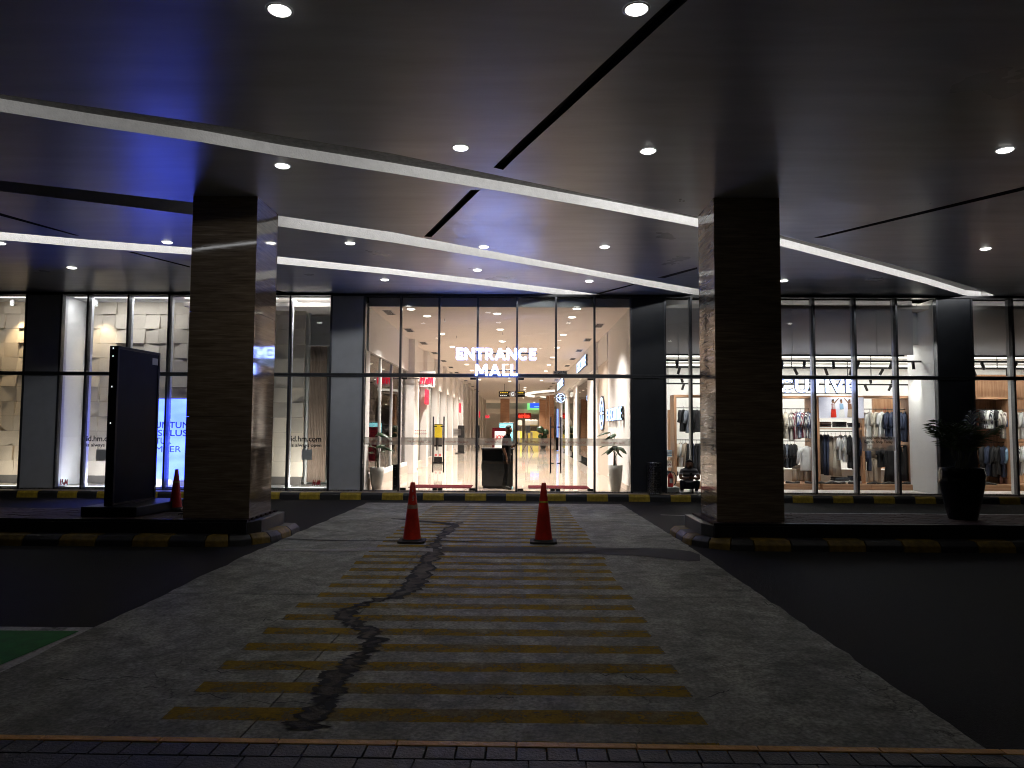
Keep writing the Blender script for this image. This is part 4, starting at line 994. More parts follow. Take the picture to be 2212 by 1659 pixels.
# balustrade and sign bands at the end of the hall
Yb = 96
a = atY(1096, 875, Yb).x; b = atY(1142, 875, Yb).x
box('balustrade_glass', 'sticker_grey', atY(1020, 875, Yb).x, atY(1200, 875, Yb).x, Yb, Yb + .05, ZF_(883, 1120, Yb), HC - .004, kind='structure')
box('balcony_edge', 'hall_wall', atY(1020, 875, Yb).x, atY(1200, 875, Yb).x, Yb - .3, Yb + .3, ZF_(894, 1120, Yb), ZF_(883, 1120, Yb) - .003, kind='structure')
bs = thing('overhead_store_sign', 'blue sign with green lower edge hung high at the end of the hall', 'sign', (atY(1152, 883, Yb - 1).x, Yb - 1, ZF_(884, 1120, Yb - 1)))
a, b = atY(1139, 875, Yb - 1).x, atY(1166, 875, Yb - 1).x
box('green_panel', 'sign_green', a, b, Yb - 1, Yb - .9, ZF_(885, 1120, Yb - 1), HC - .01, bs); box('blue_panel', 'sign_blue', a + .35, b, Yb - 1.03, Yb - 1.003, ZF_(881, 1120, Yb - 1), HC - .012, bs)
box('pale_text_bar', 'screen_cyan', a + .9, b - .1, Yb - 1.06, Yb - 1.033, ZF_(879, 1120, Yb - 1), ZF_(877.5, 1120, Yb - 1), bs)
Yz = 88
az = thing('red_shop_sign', 'red glowing shop sign with rounded letters at the end of the hall', 'sign', (atY(1132, 900, Yz).x, Yz, ZF_(904, 1132, Yz)))
box('backboard', 'red_letter', atY(1119, 897, Yz).x, atY(1147, 897, Yz).x, Yz, Yz + .1, ZF_(904, 1132, Yz), ZF_(892, 1132, Yz), az, bevel=.1)
place_text('az·ko', 'sign_redglow', (atY(1132, 900, Yz).x, Yz - .05, ZF_(902, 1132, Yz)), size=.7, depth=.06, parent=az, bold=.03, width=1.35)
# yellow booths
for i, (u0, u1, v0, v1, Y, lb) in enumerate(((1118, 1128, 908, 940, 74, 'yellow lit booth left of the white tripod speaker'), (1134, 1163, 909, 942, 72, 'wide yellow lit booth counter behind the tripod speaker'))):
    t = thing('lit_booth', lb, 'booth', (atY((u0 + u1) / 2, 940, Y).x, Y, ZF))
    xa, xb = atY(u0, 920, Y).x, atY(u1, 920, Y).x
    box('counter', 'booth_yellow', xa, xb, Y - .6, Y + .6, ZF + .1, 1.35, t); box('counter_base', 'black_metal', xa + .05, xb - .05, Y - .55, Y + .55, ZF, ZF + .097, t)
    n_ = max(1, int((xb - xa) / .5))
    for q in range(n_): box('front_panel', 'c_cream', xa + q * .5 + .03, xa + q * .5 + .25, Y - .63, Y - .603, ZF + .15, 1.3, t)
    box('sign_board', 'c_cream', xa, xb, Y - .1, Y + .1, 1.9, 2.5, t, bevel=.08)
    for xx in (xa + .05, xb - .1): box('post', 'steel', xx, xx + .05, Y - .05, Y + .05, 1.353, 1.897, t)

# hall lights and vents
hl = 0
for (x, y0, step, cnt) in ((-2.66, 20.7, 4.0, 8), (-.62, 20.2, 3.3, 10), (1.53, 20.8, 4.0, 8)):
    for i in range(cnt):
        yy = y0 + step * i; row = {-2.66: 'left', -.62: 'middle', 1.53: 'right'}[x]
        downlight((x, yy, HC - .001), 'round hall ceiling light, %s to the glass in the %s row' % (NTH[i], row), P_HALL * (1.2 if i < 3 else 1.1), .11, 'lamp_hall', (1, .925, .86), 'round lights in the mall hall ceiling', 'hall_downlight', True, 14)
for i in range(7): downlight((.5, 58 + i * 3.4, HC - .38 if False else HC - .001), 'small far hall ceiling light over the end of the hall, %s to the glass' % NTH[i], P_HALL * 2, .11, 'lamp_hall', (1, .925, .86), 'round lights in the mall hall ceiling', 'hall_downlight', i % 2 == 0, 10)
for (x, yy) in ((-2.95, 19.5), (1.55, 19.3)): downlight((x, yy, HC - .001), 'round hall ceiling light closest to the glass on the %s' % ('left' if x < 0 else 'right'), 6, .11, 'lamp_hall', (1, .925, .86), 'round lights in the mall hall ceiling', 'hall_downlight', False, 14)
v0 = None
for sx, x in (('left', -3.65), ('right', 2.5)):
    for i in range(13):
        yy = 20.1 + (2.4 if sx == 'right' else 0) + 3.7 * i
        lb = 'small grey ceiling vent, %s to the glass along the %s hall wall' % (NTH[i], sx)
        if v0 is None:
            v0 = thing('ceiling_vent', lb, 'vent', (x, yy, HC), 'ceiling vents along the hall'); box('vent_frame', 'steel', x - .13, x + .13, yy - .42, yy + .42, HC - .012, HC - .002, v0)
            for q in range(6): box('slat', 'joint_dark', x - .1, x + .1, yy - .38 + q * .13, yy - .33 + q * .13, HC - .017, HC - .0125, v0)
        else: dup(v0, (x + 3.65, yy - 20.1, 0), lb)
# sprinklers
s0 = None
for i, (x, yy) in enumerate([(-2.2, 21.2), (-2.2, 25.2), (1.5, 21.6), (1.3, 25.6), (-.55, 24.2), (-.5, 28.4)]):
    lb = ('sprinkler head left of the hall, near the glass', 'sprinkler head left of the hall, farther in', 'sprinkler head right of the hall, near the glass', 'sprinkler head right of the hall, farther in', 'sprinkler head in the middle of the hall, near the glass', 'sprinkler head in the middle of the hall, farther in')[i]
    if s0 is None:
        s0 = thing('sprinkler', lb, 'sprinkler', (x, yy, HC - .09), 'sprinkler heads in the hall'); m = MB(); m.tube([(x, yy, HC - .002), (x, yy, HC - .08)], .013, 6); m.lathe([(.03, -.09), (.03, -.085)], (x, yy, HC), 8); m.build('sprinkler_body', 'steel', s0)
    else: dup(s0, (x + 2.2, yy - 21.2, 0), lb)

for i, (x, yy, z, pw) in enumerate(((XLW - 2.4, 22.2, HC, 500), (XLW - 2.4, 24.8, HC, 500), (XLW - 2.4, 30, HC, 500), (XLW - 2.4, 36, HC, 500), (XLW - 2.4, 44, HC, 600), (XLW - 2.4, 54, HC, 700), (XLW - 2.4, 66, HC, 800))):  # lamps added to brighten the room behind the left glass
    downlight((x, yy, z - .001), 'added ceiling light brightening the left side shop, %s to the glass' % NTH[i], pw * 1.2, .11, 'lamp_hall', (1, .9, .8), 'added lights in the left side shop', 'added_shop_downlight', True, 12)
st('left_shop_ceiling', 'white_wall', XF(716) + .11, XLW - .26, 19.0, 21.015, HC, HC + .1)
for i, (yy) in enumerate((29, 33.5, 38, 43, 48, 53)):  # lamps added so the right side room is not black
    downlight((XRW + .9, yy, HC - .001), 'added ceiling light brightening the right side store, %s to the glass' % NTH[i], 260, .09, 'lamp_hall', (1, .95, .88), 'added lights in the right side store', 'added_shop_downlight', True, 12)
for i, (x, yy) in enumerate(((-8, 88), (-2, 88), (2, 92), (-8, 96), (0, 100), (6, 104), (-6, 104))):  # lamps added to lift the dark far end
    downlight((x, yy, HC - .001), 'added ceiling light brightening the far atrium, %s to the left front' % NTH[i], 1500, .13, 'lamp_hall', (1, .92, .8), 'added lights over the far atrium', 'hall_downlight', True, 10)
for i, (x, yy) in enumerate(((6, 62), (9, 70), (4, 76), (12, 80), (8, 88), (16, 92))):  # more added lamps, brightening the right part of the atrium
    downlight((x, yy, HC - .505 if yy > 60 and x > 3.6 else HC), 'added light in the lowered ceiling ring, %s to the glass' % NTH[i], 1100, .13, 'lamp_hall', (1, .90, .76), 'added lights in the lowered ceiling ring', 'hall_downlight', True, 10)
# ---- hall signs
gs = thing('hanging_direction_sign', 'dark hanging direction sign with a round grey G plate on two rods', 'sign', (atY(1105, 857, 53).x, 53, ZF_(857, 1105, 53)))
a, b = atY(1077.5, 850, 53).x, atY(1134, 850, 53).x; z0, z1 = ZF_(857.3, 1105, 53), ZF_(845.3, 1105, 53); zm = (z0 + z1) / 2
box('sign_panel', 'signboard_frame', a, b, 52.97, 53.03, z0, zm - .012, gs); box('sign_panel', 'signboard_frame', a, b, 52.97, 53.03, zm + .012, z1, gs)
gx = atY(1107, 851, 53).x
m = MB(); m.add([(gx + .24 * math.cos(t * math.pi / 12), yy, zm + .24 * math.sin(t * math.pi / 12)) for yy in (52.9, 52.965) for t in range(24)], [tuple(range(24)), tuple(range(47, 23, -1))] + [(i, 24 + i, 24 + (i + 1) % 24, (i + 1) % 24) for i in range(24)]); m.build('round_plate', 'steel', gs)
place_text('G', 'white_sign_text', (gx, 52.89, zm - .12), size=.34, depth=.01, parent=gs, bold=.01)
for q in range(5): box('text_line', 'yellow_sign_text', a + .1 + q * .12, a + .18 + q * .12, 52.955, 52.965, zm + .07, zm + .13, gs)
for q in range(4): box('text_line', 'white_sign_text', a + .1 + q * .13, a + .19 + q * .13, 52.955, 52.965, z0 + .06, z0 + .12, gs)
for q in range(4): box('text_line', 'yellow_sign_text', gx + .32 + q * .13, gx + .41 + q * .13, 52.955, 52.965, zm + .07, zm + .13, gs)
for xx in (a + .42, b - .42): m = MB(); m.tube([(xx, 53, z1), (xx, 53, HC - .002)], .018, 6); m.build('hanging_rod', 'black_metal', gs)

def hm_logo(parent, origin, right, size, mat='neon_red', depth=.04, name='letter'):
    return stroke_word('h&m', mat, origin, size * .78, size * 1.05, depth, parent, right, gap=.02)
hb = thing('red_blade_sign', 'square white blade sign with red slanted H&M letters on the left hall wall', 'sign', (XLW + .7, 26.1, 3.2))
za, zb_ = ZF_(835, 922, 26), ZF_(801, 922, 26); xa, xb = atY(906, 820, 26).x, atY(940, 820, 26).x
box('plate', 'white_paper', xa, xb, 26.0, 26.06, za, zb_, hb); box('bracket', 'steel', XLW, xa - .002, 26.02, 26.05, (za + zb_) / 2 - .02, (za + zb_) / 2 + .02, hb)
hm_logo(hb, ((xa + xb) / 2, 25.97, ZF_(829.5, 922, 26)), (1, 0, 0), .46)
for (yy, lb) in ((29.9, 'red H&M letters on the left hall wall, nearest of the three'), (47.0, 'red H&M letters on the left hall wall, second from the glass'), (70.5, 'red H&M letters on the left hall wall, farthest')):
    t = thing('wall_letters', lb, 'sign', (XLW + .17, yy, 2.65), 'red letters along the left hall wall')
    hm_logo(t, (XLW + .21, yy, 2.66), (0, -1, 0) if False else (0, 1, 0), .78, depth=.07)
t = thing('red_blade_sign', 'small far square sign with red letters beside the brown column', 'sign', (atY(1053, 900, 66).x, 66, 2.7))
xa, xb = atY(1048, 900, 66).x, atY(1058, 900, 66).x; box('plate', 'white_paper', xa, xb, 66, 66.05, ZF_(905.5, 1053, 66), ZF_(894, 1053, 66), t); hm_logo(t, ((xa + xb) / 2, 65.96, ZF_(903, 1053, 66)), (1, 0, 0), .34)
# vertical word list on the shop glass
wlst = thing('window_lettering', 'small dark list of departments printed on the side shop window left of the doors', 'lettering', (XLW - .07, 25.2, 1.2))
for i, s in enumerate(('Women', 'Men', 'Baby', 'Kids', 'Accessories', 'Click & Collect', 'And more')): place_text(s, 'black_letter', (XLW - .07, 25.2, 2.75 - i * .2), right=(0, 1, 0), size=.13, depth=.002, parent=wlst, bold=.003)
# EXECUTIVE signs on right wall
def wall_word(s, y0, y1, z, size, lb, mat='side_letter', x=None, grp='blue white wall letters of the fashion store'):
    x = (XRW - .0) if x is None else x
    t = thing('wall_letters', lb, 'sign', (x, (y0 + y1) / 2, z), grp)
    vsf = place_text(s, 'black_letter', (x - .03, (y0 + y1) / 2, z), right=(0, -1, 0), size=size, depth=.05, parent=t, bold=.012, width=abs(y1 - y0) + .06, letters=False, name='letter_back')
    place_text(s, mat, (x - .07, (y0 + y1) / 2, z + .0), right=(0, -1, 0), size=size, depth=.02, parent=t, bold=-.002, width=abs(y1 - y0), letters=True)
wall_word('EXECUTIVE', 20.3, 23.7, ZF_(908, 1325, 21.8), .55, 'blue white EXECUTIVE letters low on the smooth wall right of the doors')
wall_word('EXECUTIVE', 29.2, 33.6, ZF_(797, 1264, 31.2), .62, 'blue white EXECUTIVE letters high on the fascia above the side store', x=XRW - .17)
wall_word('EXECUTIVE', 44, 50.5, ZF_(838, 1215, 47), .75, 'blue white EXECUTIVE letters on the fascia, farther into the hall', x=XRW - .17)
def round_logo(c, r, facing, lb, parts=1):
    t = thing('round_logo_sign', lb, 'sign', c, 'round E logo signs of the fashion store'); c = Vector(c)
    rt, nn = (Vector((1, 0, 0)), Vector((0, -1, 0))) if facing == 'y' else (Vector((0, -1, 0)), Vector((-1, 0, 0)))
    up = Vector((0, 0, 1))
    def disc(ra, rb, d0, d1, a0=0, a1=360, n=40):
        m = MB(); k = max(3, int(n * (a1 - a0) / 360))
        for i in range(k):
            t0, t1 = R(a0 + (a1 - a0) * i / k), R(a0 + (a1 - a0) * (i + 1) / k)
            q = lambda r_, t_, d: c + rt * (r_ * math.cos(t_)) + up * (r_ * math.sin(t_)) + nn * d
            m.hexa([q(ra, t0, d0), q(rb, t0, d0), q(rb, t1, d0), q(ra, t1, d0), q(ra, t0, d1), q(rb, t0, d1), q(rb, t1, d1), q(ra, t1, d1)])
        return m
    disc(.001, r, -.03, .03).build('disc', 'black_letter', t)
    disc(r * .76, r * .9, .031, .045, 8, 172).build('arc', 'side_letter', t); disc(r * .76, r * .9, .031, .045, 188, 352).build('arc', 'side_letter', t)
    m = MB()
    def bar(x0, x1, z0, z1):
        q = lambda x, z, d: c + rt * x * r + up * z * r + nn * d
        m.hexa([q(x0, z0, .031), q(x1, z0, .031), q(x1, z0, .045), q(x0, z0, .045), q(x0, z1, .031), q(x1, z1, .031), q(x1, z1, .045), q(x0, z1, .045)])
    bar(-.62, .3, -.06, .06); bar(-.2, -.07, -.48, -.065); bar(-.2, -.07, .065, .48); bar(-.065, .3, .37, .48); bar(-.065, .3, -.48, -.37); bar(.45, .88, -.04, .04)
    m.build('letter_bars', 'side_letter', t)
    return t
t = round_logo(atY(1211, 859.5, 38), .27, 'y', 'round dark blade sign with glowing letter E in the hall')
m = MB(); m.tube([atY(1222, 859.5, 38), (XRW, 38, atY(1211, 859.5, 38).z)], .02, 6); m.build('bracket', 'black_metal', t)
round_logo((XRW + .0, 25.4, ZF_(893, 1293, 25.6)), .62, 'x', 'large glowing round E logo on the side wall seen edge on')
t = thing('glowing_edge_strip', 'thin vertical blue light strip on the hall corner right of the columns', 'light strip', (XRW - .1, 49.9, ZF)); a = atY(1204.5, 900, 49).x
box('light_strip', 'led_strip_blue', a - .05, a + .05, 49, 49.06, ZF + .1, 3.0, t)

# ---- things in the hall
t = thing('guard_desk', 'dark grey security desk inside the glass beside the guard', 'desk', (atY(1073, 1050, 20.3).x, 20.3, ZF), None)
x0, x1 = atY(1041, 1000, 20).x, atY(1108, 1000, 20).x
zt = ZF_(968, 1075, 20)
box('desk_body', 'desk_dark', x0, x1, 20.0, 20.55, ZF + .06, zt - .36, t, bevel=.006); box('kick', 'desk_black', x0 + .03, x1 - .03, 20.03, 20.5, ZF, ZF + .058, t)
box('niche_back', 'desk_black', x0 + .03, x1 - .03, 20.2, 20.5, zt - .357, zt - .045, t); box('desk_side', 'desk_dark', x0, x0 + .028, 20.0, 20.55, zt - .358, zt - .042, t); box('desk_side', 'desk_dark', x1 - .028, x1, 20.0, 20.55, zt - .358, zt - .042, t)
box('desk_top', 'desk_dark', x0 - .02, x1 + .02, 19.97, 20.57, zt - .04, zt, t, bevel=.008)
xm_ = x0 + (x1 - x0) * .5
for (a, b, c, d) in ((x0 + .02, xm_ - .004, ZF + .08, zt - .62), (xm_ + .004, x1 - .02, ZF + .08, zt - .62), (x0 + .25, x1 - .02, zt - .60, zt - .38)): box('door_front', 'desk_dark', a, b, 19.985, 19.998, c, d, t, bevel=.003)
box('wall_plate', 'white_paper', x0 - .026, x0 - .003, 20.1, 20.2, .55, .72, t)
for (u0, u1, lb) in ((884, 1019, 'dark maroon door mat inside the left pair of doors'), (1141, 1270, 'dark maroon door mat inside the right pair of doors')):
    a, b = atZ(u0, 1052, ZF).x, atZ(u1, 1052, ZF).x
    tag(box('door_mat', 'maroon_mat', a, b, 20.0, 21.0, ZF, ZF + .012, bevel=.004), lb, 'mat', 'maroon door mats')
t = thing('slim_box', 'slim black upright box standing inside the glass by the left potted plant', 'detector', (atY(853.5, 1055, 19.3).x, 19.3, ZF)); x0, x1 = atY(848, 1030, 19.2).x, atY(859, 1030, 19.2).x
box('body', 'black_metal', x0, x1, 19.2, 19.42, ZF, ZF_(1003, 853, 19.2), t, bevel=.006)
for vv in (1010, 1014, 1031, 1050): box('indicator', 'sticker_grey', (x0 + x1) / 2 - .02, (x0 + x1) / 2 + .02, 19.193, 19.199, ZF_(vv, 853, 19.2), ZF_(vv, 853, 19.2) + .012, t)
def stand(u0, u1, vt, Y, mat, lb, cat='sign', extra=None):
    xa, xb = atY(u0, 950, Y).x, atY(u1, 950, Y).x; zt_ = ZF_(vt, (u0 + u1) / 2, Y)
    t = thing('floor_stand', lb, cat, ((xa + xb) / 2, Y, ZF)); box('board', mat, xa, xb, Y - .03, Y + .03, ZF + .06, zt_, t, bevel=.01)
    box('foot', 'black_metal', xa - .02, xb + .02, Y - .22, Y + .22, ZF, ZF + .058, t); return t, xa, xb, zt_
t, xa, xb, zt_ = stand(938, 956, 916, 33, 'signboard_frame', 'stand with yellow poster above two flyers, between the left door handles')
box('poster', 'yellow_paper', xa + .02, xb - .02, 32.955, 32.967, zt_ - .62, zt_ - .03, t)
for q in (0, 1):
    a = xa + .01 + q * (xb - xa) / 2; bb = box('flyer', 'white_paper', a, a + (xb - xa) / 2 - .02, 32.955, 32.967, ZF + .32, ZF + .78, t)
    m = MB(); m.add([(a + .08 + .06 * math.cos(k * .5236), 32.95, ZF + .4 + .06 * math.sin(k * .5236)) for k in range(12)], [tuple(range(12))]); m.build('print_spot', 'pink_paper', bb)
stand(985, 1003, 919, 46, 'black_metal', 'tall black floor board on the polished hall floor, the nearer one', 'board')
stand(1027, 1036, 919, 60, 'black_metal', 'tall black floor board farther down the hall, the more distant one', 'board')
t, xa, xb, zt_ = stand(1068.6, 1092, 932, 34, 'white_paper', 'white poster stand with red letters JOY behind the guard desk')
place_text('JOY', 'red_letter', ((xa + xb) / 2, 33.955, zt_ - .36), size=.26, depth=.004, parent=t, bold=.008)
tag(box('dark_red_cabinet', 'maroon_mat', atY(1064, 925, 36).x, atY(1096, 925, 36).x, 35.6, 36.3, ZF, ZF_(924, 1080, 36)), 'dark red cabinet behind the poster stand with red letters', 'cabinet')
t = thing('screen_kiosk', 'tall kiosk with a bright cyan screen behind the head of the guard', 'screen', (atY(1094, 940, 38).x, 38, ZF))
xa, xb = atY(1077, 930, 38).x, atY(1110, 930, 38).x
box('housing', 'black_metal', xa, xb, 38, 38.15, .9, ZF_(913, 1094, 38), t, bevel=.02); box('kiosk_screen', 'screen_cyan', xa + .05, xb - .05, 37.985, 37.997, 1.0, ZF_(915, 1094, 38), t)
box('pedestal', 'black_metal', (xa + xb) / 2 - .2, (xa + xb) / 2 + .2, 38.0, 38.15, ZF, .897, t)
for k in range(4): box('screen_line', 'sign_blue', xa + .12, xa + .3 + .1 * (k % 3), 37.978, 37.983, 1.75 - k * .1, 1.77 - k * .1, t)
t = thing('tripod_speaker', 'black loudspeaker on a tripod in front of the yellow booth', 'speaker', (atY(1140, 945, 48).x, 48, ZF)); x = atY(1140, 945, 48).x
box('cabinet', 'black_metal', x - .17, x + .17, 47.85, 48.15, ZF_(935, 1140, 48), ZF_(919, 1140, 48), t, bevel=.03)
m = MB(); m.tube([(x, 48, ZF + .3), (x, 48, ZF_(935, 1140, 48))], .025, 6); m.build('pole', 'black_metal', t)
for k in range(3): a = k * 2.094 + .5; m = MB(); m.tube([(x, 48, ZF + .75), (x + .45 * math.cos(a), 48 + .45 * math.sin(a), ZF + .01)], .018, 6); m.build('leg', 'black_metal', t)
# topiary
t = thing('topiary_plant', 'dark potted ball topiary beside the brown columns inside', 'potted plant', (atY(1173, 948, 58).x, 58, ZF)); x = t.location.x
m = MB(); m.lathe([(.2, 0), (.3, .45), (.32, .5)], (x, 58, ZF), 14); m.build('pot', 'black_metal', t)
for i, (dx, z_, r_) in enumerate(((-.2, 1.55, .28), (.2, 1.35, .27), (.12, .95, .22), (-.2, 1.0, .2))):
    m = MB(); m.tube([(x, 58, ZF + .45), (x + dx, 58, z_)], .02, 5); m.build('stem', 'stem_green', t)
    m = MB(); c = Vector((x + dx, 58, z_))
    for q in range(150):
        d = Vector((random.gauss(0, 1), random.gauss(0, 1), random.gauss(0, 1))).normalized(); p = c + d * r_ * random.uniform(.8, 1.08); s1 = d.orthogonal().normalized() * .05; s2 = d.cross(s1).normalized() * .04
        m.add([p - s1, p + s2 + d * .02, p + s1, p - s2], [(0, 1, 2, 3)])
    m.lathe([(r_ * math.sin(a_ * math.pi / 6), -r_ * math.cos(a_ * math.pi / 6)) for a_ in range(1, 6)], c, 10); m.build('ball', 'leaf_dark', t, fix=False)

# ================================================================== left display windows
Yt = 19.95; CELL = .407
xl_ = XF(133); tx0 = atY(185, 850, Yt).x; tx1 = atY(654, 850, Yt).x
DC = ZTOP - .07
st('display_floor', 'shop_white', -17.5, XF(716) + .1, 18.99, 20.9, ZF - .2, ZF + .06)
st('display_ceiling', 'shop_white', -17.5, XF(716) + .1, 18.99, 20.9, DC, DC + .1)
st('display_back_wall', 'shop_white', -17.5, XF(716) + .1, 20.9, 21.0, ZF, DC + .1)
dw = thing('display_side_wall', 'x', 'x', (xl_, 19.4, ZF)); del dw['label']; del dw['category']; dw['kind'] = 'structure'
xw = XF(131); m = MB(); m.hexa([(xw - .1, 18.99, ZF + .061), (xw + .02, 18.99, ZF + .061), (xw + .02, 20.89, ZF + .061), (xw - .1, 20.89, ZF + .061), (xw - .1, 18.99, DC - .001), (xw + .02, 18.99, DC - .001), (xw + .02, 20.89, DC - .001), (xw - .1, 20.89, DC - .001)]); m.build('wall_face', 'shop_white', dw)
xw2 = XF(58); box('wall_face', 'shop_white', xw2, xw2 + .1, 18.99, 20.89, ZF + .061, DC - .001, dw)
xw3 = XF(716); box('wall_face', 'shop_white', xw3 - .0, xw3 + .1, 18.99, 20.89, ZF + .061, DC - .001, dw)
tv = []
def tile_mesh(kind):
    h = CELL / 2 - .003; D0 = .02
    z = {0: (.10, .10, .02, .02), 1: (.02, .10, .10, .02), 2: (.10, .02, .02, .10), 3: (.02, .02, .05, .05), 4: (.025, .025, .025, .025), 5: (.10, .10, .025, .02)}[kind] # BL BR TR TL
    co_ = [(-h, -h), (h, -h), (h, h), (-h, h)]
    v = [(x, 0, y_) for x, y_ in co_] + [(x, -zz, y_) for (x, y_), zz in zip(co_, z)]
    me = bpy.data.meshes.new('folded_tile'); me.from_pydata([Vector(p) for p in v], [], [(0, 1, 5, 4), (1, 2, 6, 5), (2, 3, 7, 6), (3, 0, 4, 7), (4, 5, 6), (4, 6, 7)] if kind % 2 else [(0, 1, 5, 4), (1, 2, 6, 5), (2, 3, 7, 6), (3, 0, 4, 7), (4, 5, 7), (5, 6, 7)])
    return me
TM = {}
def tile_wall(xa, xb, mat, lab):
    t = thing('folded_tile_wall', lab, 'display wall', ((xa + xb) / 2, Yt, ZF + .06)); t['kind'] = 'structure'; del t['category']; del t['label']
    box('backing', 'tile_joint', xa, xb, Yt + .001, Yt + .05, ZF + .062, DC - .002, t)
    nc = int((xb - xa) / CELL + .3); top = atY(400, 649, Yt).z
    for r_ in range(13):
        zc = top - CELL * (r_ + .5)
        if zc < ZF + .2: continue
        for c_ in range(nc):
            k = random.choice([0, 1, 2, 4, 4, 5]) if (r_ + c_) % 2 else random.choice([4, 4, 1, 2, 5, 3])
            if (k, mat) not in TM: mm = tile_mesh(k); mm.materials.append(MATS[mat]); TM[(k, mat)] = mm
            link('folded_tile', TM[(k, mat)], Vector((xa + CELL * (c_ + .5), Yt, zc)), t)
    return t
tile_wall(tx0, tx1, 'tile_white', ''); tile_wall(XF(58) - CELL * 8 - .1, XF(58) - .1, 'tile_warm_lit', '')
def track_spot(x, y, z, lb, aim=(0, .75, -2.2), power=P_SPOT, col=(1, .80, .55), mat='shop_white', grp='white ceiling spots in the display windows', size=70, hid=False):
    t = thing('display_spot', lb, 'spotlight', (x, y, z), grp)
    m = MB(); m.lathe([(.045, -.18), (.05, -.17), (.05, -.03), (.02, -.028), (.02, 0)], (x, y, z), 14); m.build('spot_body', mat, t, True)
    m = MB(); m.lathe([(.001, -.182), (.04, -.182)], (x, y, z), 12, False); m.build('lens', 'lamp_shop', t)
    l = bpy.data.lights.new('lamp', 'SPOT'); l.energy = power; l.color = col; l.spot_size = R(size); l.spot_blend = .8; l.shadow_soft_size = .03
    o = bpy.data.objects.new('lamp', l); C.objects.link(o); o.parent = t; o.location = (0, 0, -.2); o.rotation_euler = Vector(aim).to_track_quat('-Z', 'Y').to_euler()
for u, lb, pw, col in ((27, 'white ceiling spot in the far left window', 110, (1, .76, .46)), (-90, 'white ceiling spot beyond the left picture edge', 110, (1, .76, .46)), (208, 'white ceiling spot left of the black signboard', 90, (1, .78, .52)), (640, 'white ceiling spot above the beige curtain', 30, (1, .9, .8))):
    p = atY(u, 640, 19.45); track_spot(p.x, 19.45, DC - .001, lb, power=pw, col=col)
# flat panel lamp strips at the display ceiling
for i, (a, b) in enumerate(((XF(140), XF(360)), (XF(380), XF(600)), (XF(610), XF(712)), (XF(-60), XF(50)))):
    t = thing('display_light_strip', 'thin white light strip in the ceiling of the display window, ' + ('second window', 'behind the left column', 'above the curtain', 'far left window')[i], 'light strip', ((a + b) / 2, 19.15, DC))
    box('diffuser', 'lamp_shop', a + .1, b - .1, 19.1, 19.16, DC - .012, DC - .001, t)
    l = bpy.data.lights.new('lamp', 'AREA'); l.shape = 'RECTANGLE'; l.size = b - a - .3; l.size_y = .05; l.energy = 12 * (b - a) * (1, .9, 3.2, .6)[i]; l.color = (.97, .95, .97)
    o = bpy.data.objects.new('lamp', l); C.objects.link(o); o.parent = t; o.location = (0, 0, -.02); o.rotation_euler = (R(8), 0, 0)
for i, (a, b) in enumerate(((XF(140), XF(360)), (XF(610), XF(712)), (XF(-60), XF(50)))):  # strips added at the floor to even out light on the back wall
    t = thing('added_sill_light', 'thin light strip added along the floor of the display window, ' + ('second window', 'in front of the curtain', 'far left window')[i], 'light strip', ((a + b) / 2, 19.03, ZF + .06))
    box('diffuser', 'lamp_shop', a + .1, b - .1, 19.02, 19.05, ZF + .061, ZF + .07, t)
    l = bpy.data.lights.new('lamp', 'AREA'); l.shape = 'RECTANGLE'; l.size = b - a - .3; l.size_y = .03; l.energy = 15 * (b - a) * (1, 1.9, .7)[i]; l.color = (1, .95, .88) if i else (.96, .95, 1)
    o = bpy.data.objects.new('lamp', l); C.objects.link(o); o.parent = t; o.location = (0, .02, .03); o.rotation_euler = (R(180 - 28), 0, 0)
# LED screen
Ys = 19.4
sx0, sx1 = atY(262, 950, Ys).x, atY(409, 950, Ys).x; sz0, sz1 = ZF_(1037, 380, Ys) + .0, atY(370, 862, Ys).z; sz0 = atY(370, 1036, Ys).z
t = thing('led_screen', 'tall bright blue screen with dark blue capital text behind the left column', 'screen', ((sx0 + sx1) / 2, Ys, ZF + .06))
box('screen_housing', 'shop_white', sx0 - .03, sx1 + .03, Ys + .002, Ys + .12, ZF + .061, sz1 + .03, t); box('screen_face', 'led_screen', sx0, sx1, Ys - .012, Ys, sz0, sz1, t)
for s, v, uR, wd in (('KEUNTUNGAN', 924.4, 455, 1.80), ('EKSKLUSIF', 941.7, 421, 1.33), ('UNTUK', 958.6, 369.6, .74), ('MEMBER', 976.5, 390.6, 1.06)):
    xr_ = atY(uR, v, Ys).x
    place_text(s, 'screen_dark_text', (xr_ - wd / 2, Ys - .014, atY(370, v, Ys).z), size=.235, depth=.002, parent=t, bold=.003, width=wd)
# curtain
t = thing('window_curtain', 'beige pleated curtain with a dark gap in the display window left of the pale panel', 'curtain', (atY(690, 1035, 20.2).x, 20.2, ZF + .06))
m = MB(); cx0, cx1 = atY(668, 900, 20.2).x, atY(704, 900, 20.2).x; cz1 = atY(690, 748, 20.2).z; cz0 = ZF + .12; n = 90; A = []; B = []
rows_ = 10
def cpt(i, j):
    t_ = i / n; q = j / rows_; sp = 1 + .25 * (1 - q) * 0; x = cx0 + (cx1 - cx0) * t_ + .05 * (1 - q) * (t_ - .5)
    return (x, 20.2 + .045 * math.sin(t_ * math.pi * 22 + .3 * math.sin(q * 5)) * (1.0 - .3 * q) + .02 * math.sin(t_ * 9), cz0 + (cz1 - cz0) * q)
m.add([cpt(i, j) for j in range(rows_ + 1) for i in range(n + 1)], [(j * (n + 1) + i, j * (n + 1) + i + 1, (j + 1) * (n + 1) + i + 1, (j + 1) * (n + 1) + i) for j in range(rows_) for i in range(n)])
